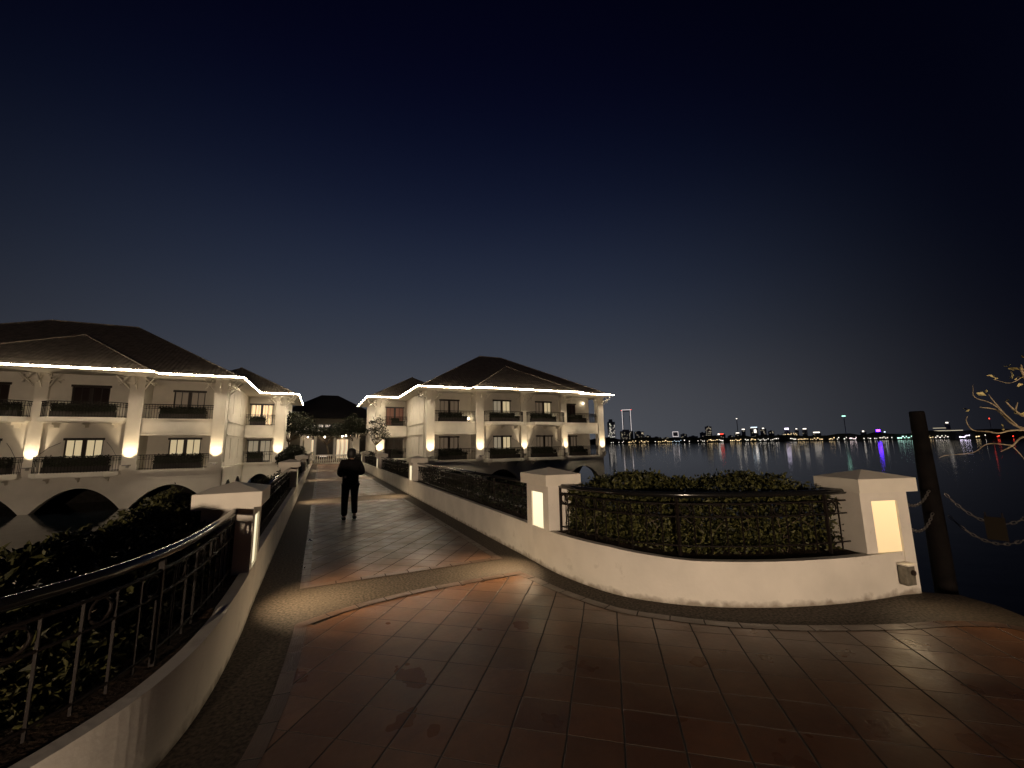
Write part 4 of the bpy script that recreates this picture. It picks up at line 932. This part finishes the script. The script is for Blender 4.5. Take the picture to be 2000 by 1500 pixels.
tower(1186, 1201, 824, 940, 'stepped tower with many speckled lights just right of the right villa', wins=34, step=True, col='white')
tower(1210, 1236, 842, 925, 'dark block with scattered lights in front of the outlined tower', wins=22, step=True)
tower(1238, 1257, 843, 930, 'dark block immediately right of the outlined tower', wins=10, lights=[(1254, 846, 3, 1.5, 'dimw')])
tower(1313, 1324, 843, 930, 'small block with a square ring of light on its upper storeys', outline='ring', wins=0)
tower(1328, 1341, 848, 930, L1(1328), G1, 3); tower(1344, 1362, 852, 930, L1(1344), G1, 4)
tower(1377, 1390, 833, 950, 'mid-height block with slanting rows of dim lights', wins=26)
tower(1366, 1377, 845, 930, L1(1366), G1, 3)
tower(1401, 1416, 848, 930, 'block with a red rooftop light', wins=3, rooftop=('red', .5, 1.6), lights=[(1403, 848, 3, 2, 'white')])
tower(1420, 1432, 851, 930, L1(1420), G1, 4)
tower(1439, 1443, 818, 1100, 'slender unlit tower with one small light at its top', wins=0, rooftop=('white', .6, 1.6), slim=.35)
tower(1434, 1446, 846, 930, 'block with a pale horizontal roof light, below the slender unlit tower', wins=3, rooftop=('white', .55, 1.5))
tower(1448, 1456, 839, 960, 'narrow block with a bright white roof sign', wins=2, rooftop=('white', .7, 1.8))
tower(1465, 1481, 835, 950, 'broad block with two lit roof lines and a column of lights', wins=14, rooftop=('cool', .8, 1.4), lights=[(1475, 842, 3, 5, 'white')])
tower(1485, 1497, 837, 950, 'block with a small white roof light and dim window rows', wins=10, rooftop=('white', .3, 1.8))
tower(1500, 1512, 842, 940, L1(1500), G1, 7)
tower(1527, 1558, 846, 930, 'wide low building with warm floodlit storeys', wins=30, col='warm', lights=[(1542, 854, 18, 1.6, 'dimw'), (1530, 851, 2, 5, 'dimw')])
tower(1532, 1542, 838, 960, 'block behind the floodlit building with a bright white roof sign', wins=0, rooftop=('lilac', .8, 2.4))
tower(1552, 1560, 838, 960, 'small block right of the floodlit building, tiny roof light', wins=2, rooftop=('white', .4, 1.6))
tower(1567, 1577, 838, 950, 'block with a white roof sign above the warm quay lights', wins=2, rooftop=('white', .7, 1.8))
tower(1586, 1603, 845, 940, 'low wide block with a row of white roof lights', wins=4, rooftop=('white', .75, 1.8))
tower(1618, 1628, 851, 930, L1(1618), G1, 3); tower(1634, 1643, 851, 930, L1(1634), G1, 3)
tower(1649, 1655, 813, 1050, 'tall unlit tower with a single bright bar at its top', wins=0, rooftop=('green', 1.2, 2.0), slim=.25)
tower(1680, 1692, 843, 940, 'dark block with a white corner light left of the blue sign', wins=0, rooftop=('white', .3, 2.2))
tower(1709, 1722, 842, 940, 'dark block with a glowing blue roof sign', wins=0, rooftop=('blue', .62, 3.4))
tower(1725, 1731, 844, 940, 'small block right of the blue sign', wins=0, rooftop=('cool', .5, 1.6))
tower(1750, 1781, 853, 915, 'long low building lit greenish white at the waterfront', wins=0, lights=[(1762, 857, 22, 1.3, 'cyan'), (1770, 853, 16, 1.6, 'cyan')])
tower(1822, 1872, 846, 940, 'long unlit building with two thin lit roof lines right of the timber post', wins=6, lights=[(1836, 836, 12, .7, 'dimw'), (1848, 841, 30, .8, 'dimw')])
tower(1847, 1858, 826, 1000, 'tall dark block right of the timber post with one roof light', wins=0, rooftop=('white', .5, 1.8))
tower(1935, 1939, 818, 1000, 'dark block behind the bare tree with a red roof light', wins=0, rooftop=('red', .5, 2.0), slim=.3)
for x0, x1, yt in ((1258, 1270, 851), (1272, 1290, 854), (1292, 1310, 855), (1392, 1400, 851), (1513, 1526, 850), (1605, 1616, 852), (1660, 1678, 852), (1693, 1707, 851), (1733, 1748, 851), (1785, 1800, 852), (1805, 1820, 848), (1875, 1900, 851), (1905, 1930, 850), (1945, 1985, 849)):
    tower(x0, x1, yt, 925, L1(x0), G1, 11)
# quay lamps
lamp_protos = {}
def quay(x, w, h, c, up=0, label=None):
    d = R0; p, b = far(x, d); k = d/F_PX
    if (w, h, c) not in lamp_protos:
        t = thing('quay_lamp', '', 'lamp'); MB().box(-w*k/2, w*k/2, -.4, .4, 2.6, 2.6+h*k).build('lamp_head', EM[c], t); MB().box(-.12, .12, -.12, .12, 0, 2.6).build('post', far_dark, t); lamp_protos[(w, h, c)] = t
    else: t = copy_tree(lamp_protos[(w, h, c)])
    t.location = (p.x, p.y, WZ+up); t.rotation_euler.z = -b
    nm = dict(warm='warm', white='white', cool='cold white', cyan='greenish', pink='pinkish', lilac='pale violet', red='red', blue='blue', green='green')[c]
    t['label'] = where(x, nm+' quay light'); t['group'] = f'{nm} lights along the far shore'
rng = random.Random(77)
for x in (1192, 1196, 1207): quay(x, 1, 1, 'white')
for x0, x1, c, n in ((1212, 1218, 'white', 2), (1224, 1241, 'warm', 6), (1246, 1265, 'warm', 6), (1277, 1279, 'white', 1), (1282, 1289, 'warm', 3), (1292, 1299, 'warm', 3), (1301, 1310, 'warm', 3), (1311, 1330, 'cool', 6), (1334, 1335, 'white', 1), (1344, 1345, 'white', 1), (1361, 1362, 'white', 1), (1366, 1376, 'white', 3),
                  (1378, 1400, 'warm', 7), (1402, 1412, 'white', 4), (1424, 1447, 'warm', 7), (1453, 1461, 'white', 3), (1463, 1475, 'warm', 4), (1478, 1500, 'white', 7), (1502, 1520, 'white', 5), (1541, 1554, 'white', 4), (1556, 1577, 'warm', 7), (1580, 1605, 'warm', 7), (1617, 1629, 'warm', 4), (1632, 1638, 'white', 2), (1645, 1654, 'white', 2),
                  (1658, 1672, 'pink', 5), (1685, 1687, 'white', 1), (1692, 1700, 'white', 2), (1704, 1713, 'white', 2), (1716, 1734, 'white', 5), (1739, 1741, 'white', 1), (1750, 1780, 'cyan', 9), (1810, 1822, 'warm', 3), (1824, 1852, 'white', 7), (1872, 1893, 'lilac', 6), (1904, 1912, 'warm', 3), (1921, 1924, 'white', 1), (1946, 1950, 'red', 2), (1975, 1978, 'red', 1)):
    for i in range(n):
        x = x0+(x1-x0)*(i+.5)/n+rng.uniform(-.6, .6); quay(x, rng.choice((.7, 1, 1.6)), rng.choice((.7, 1, 1.2)), c, rng.choice((0, 0, .8, 2.2)))
# low islet buildings' glow is real light only: nothing else is added
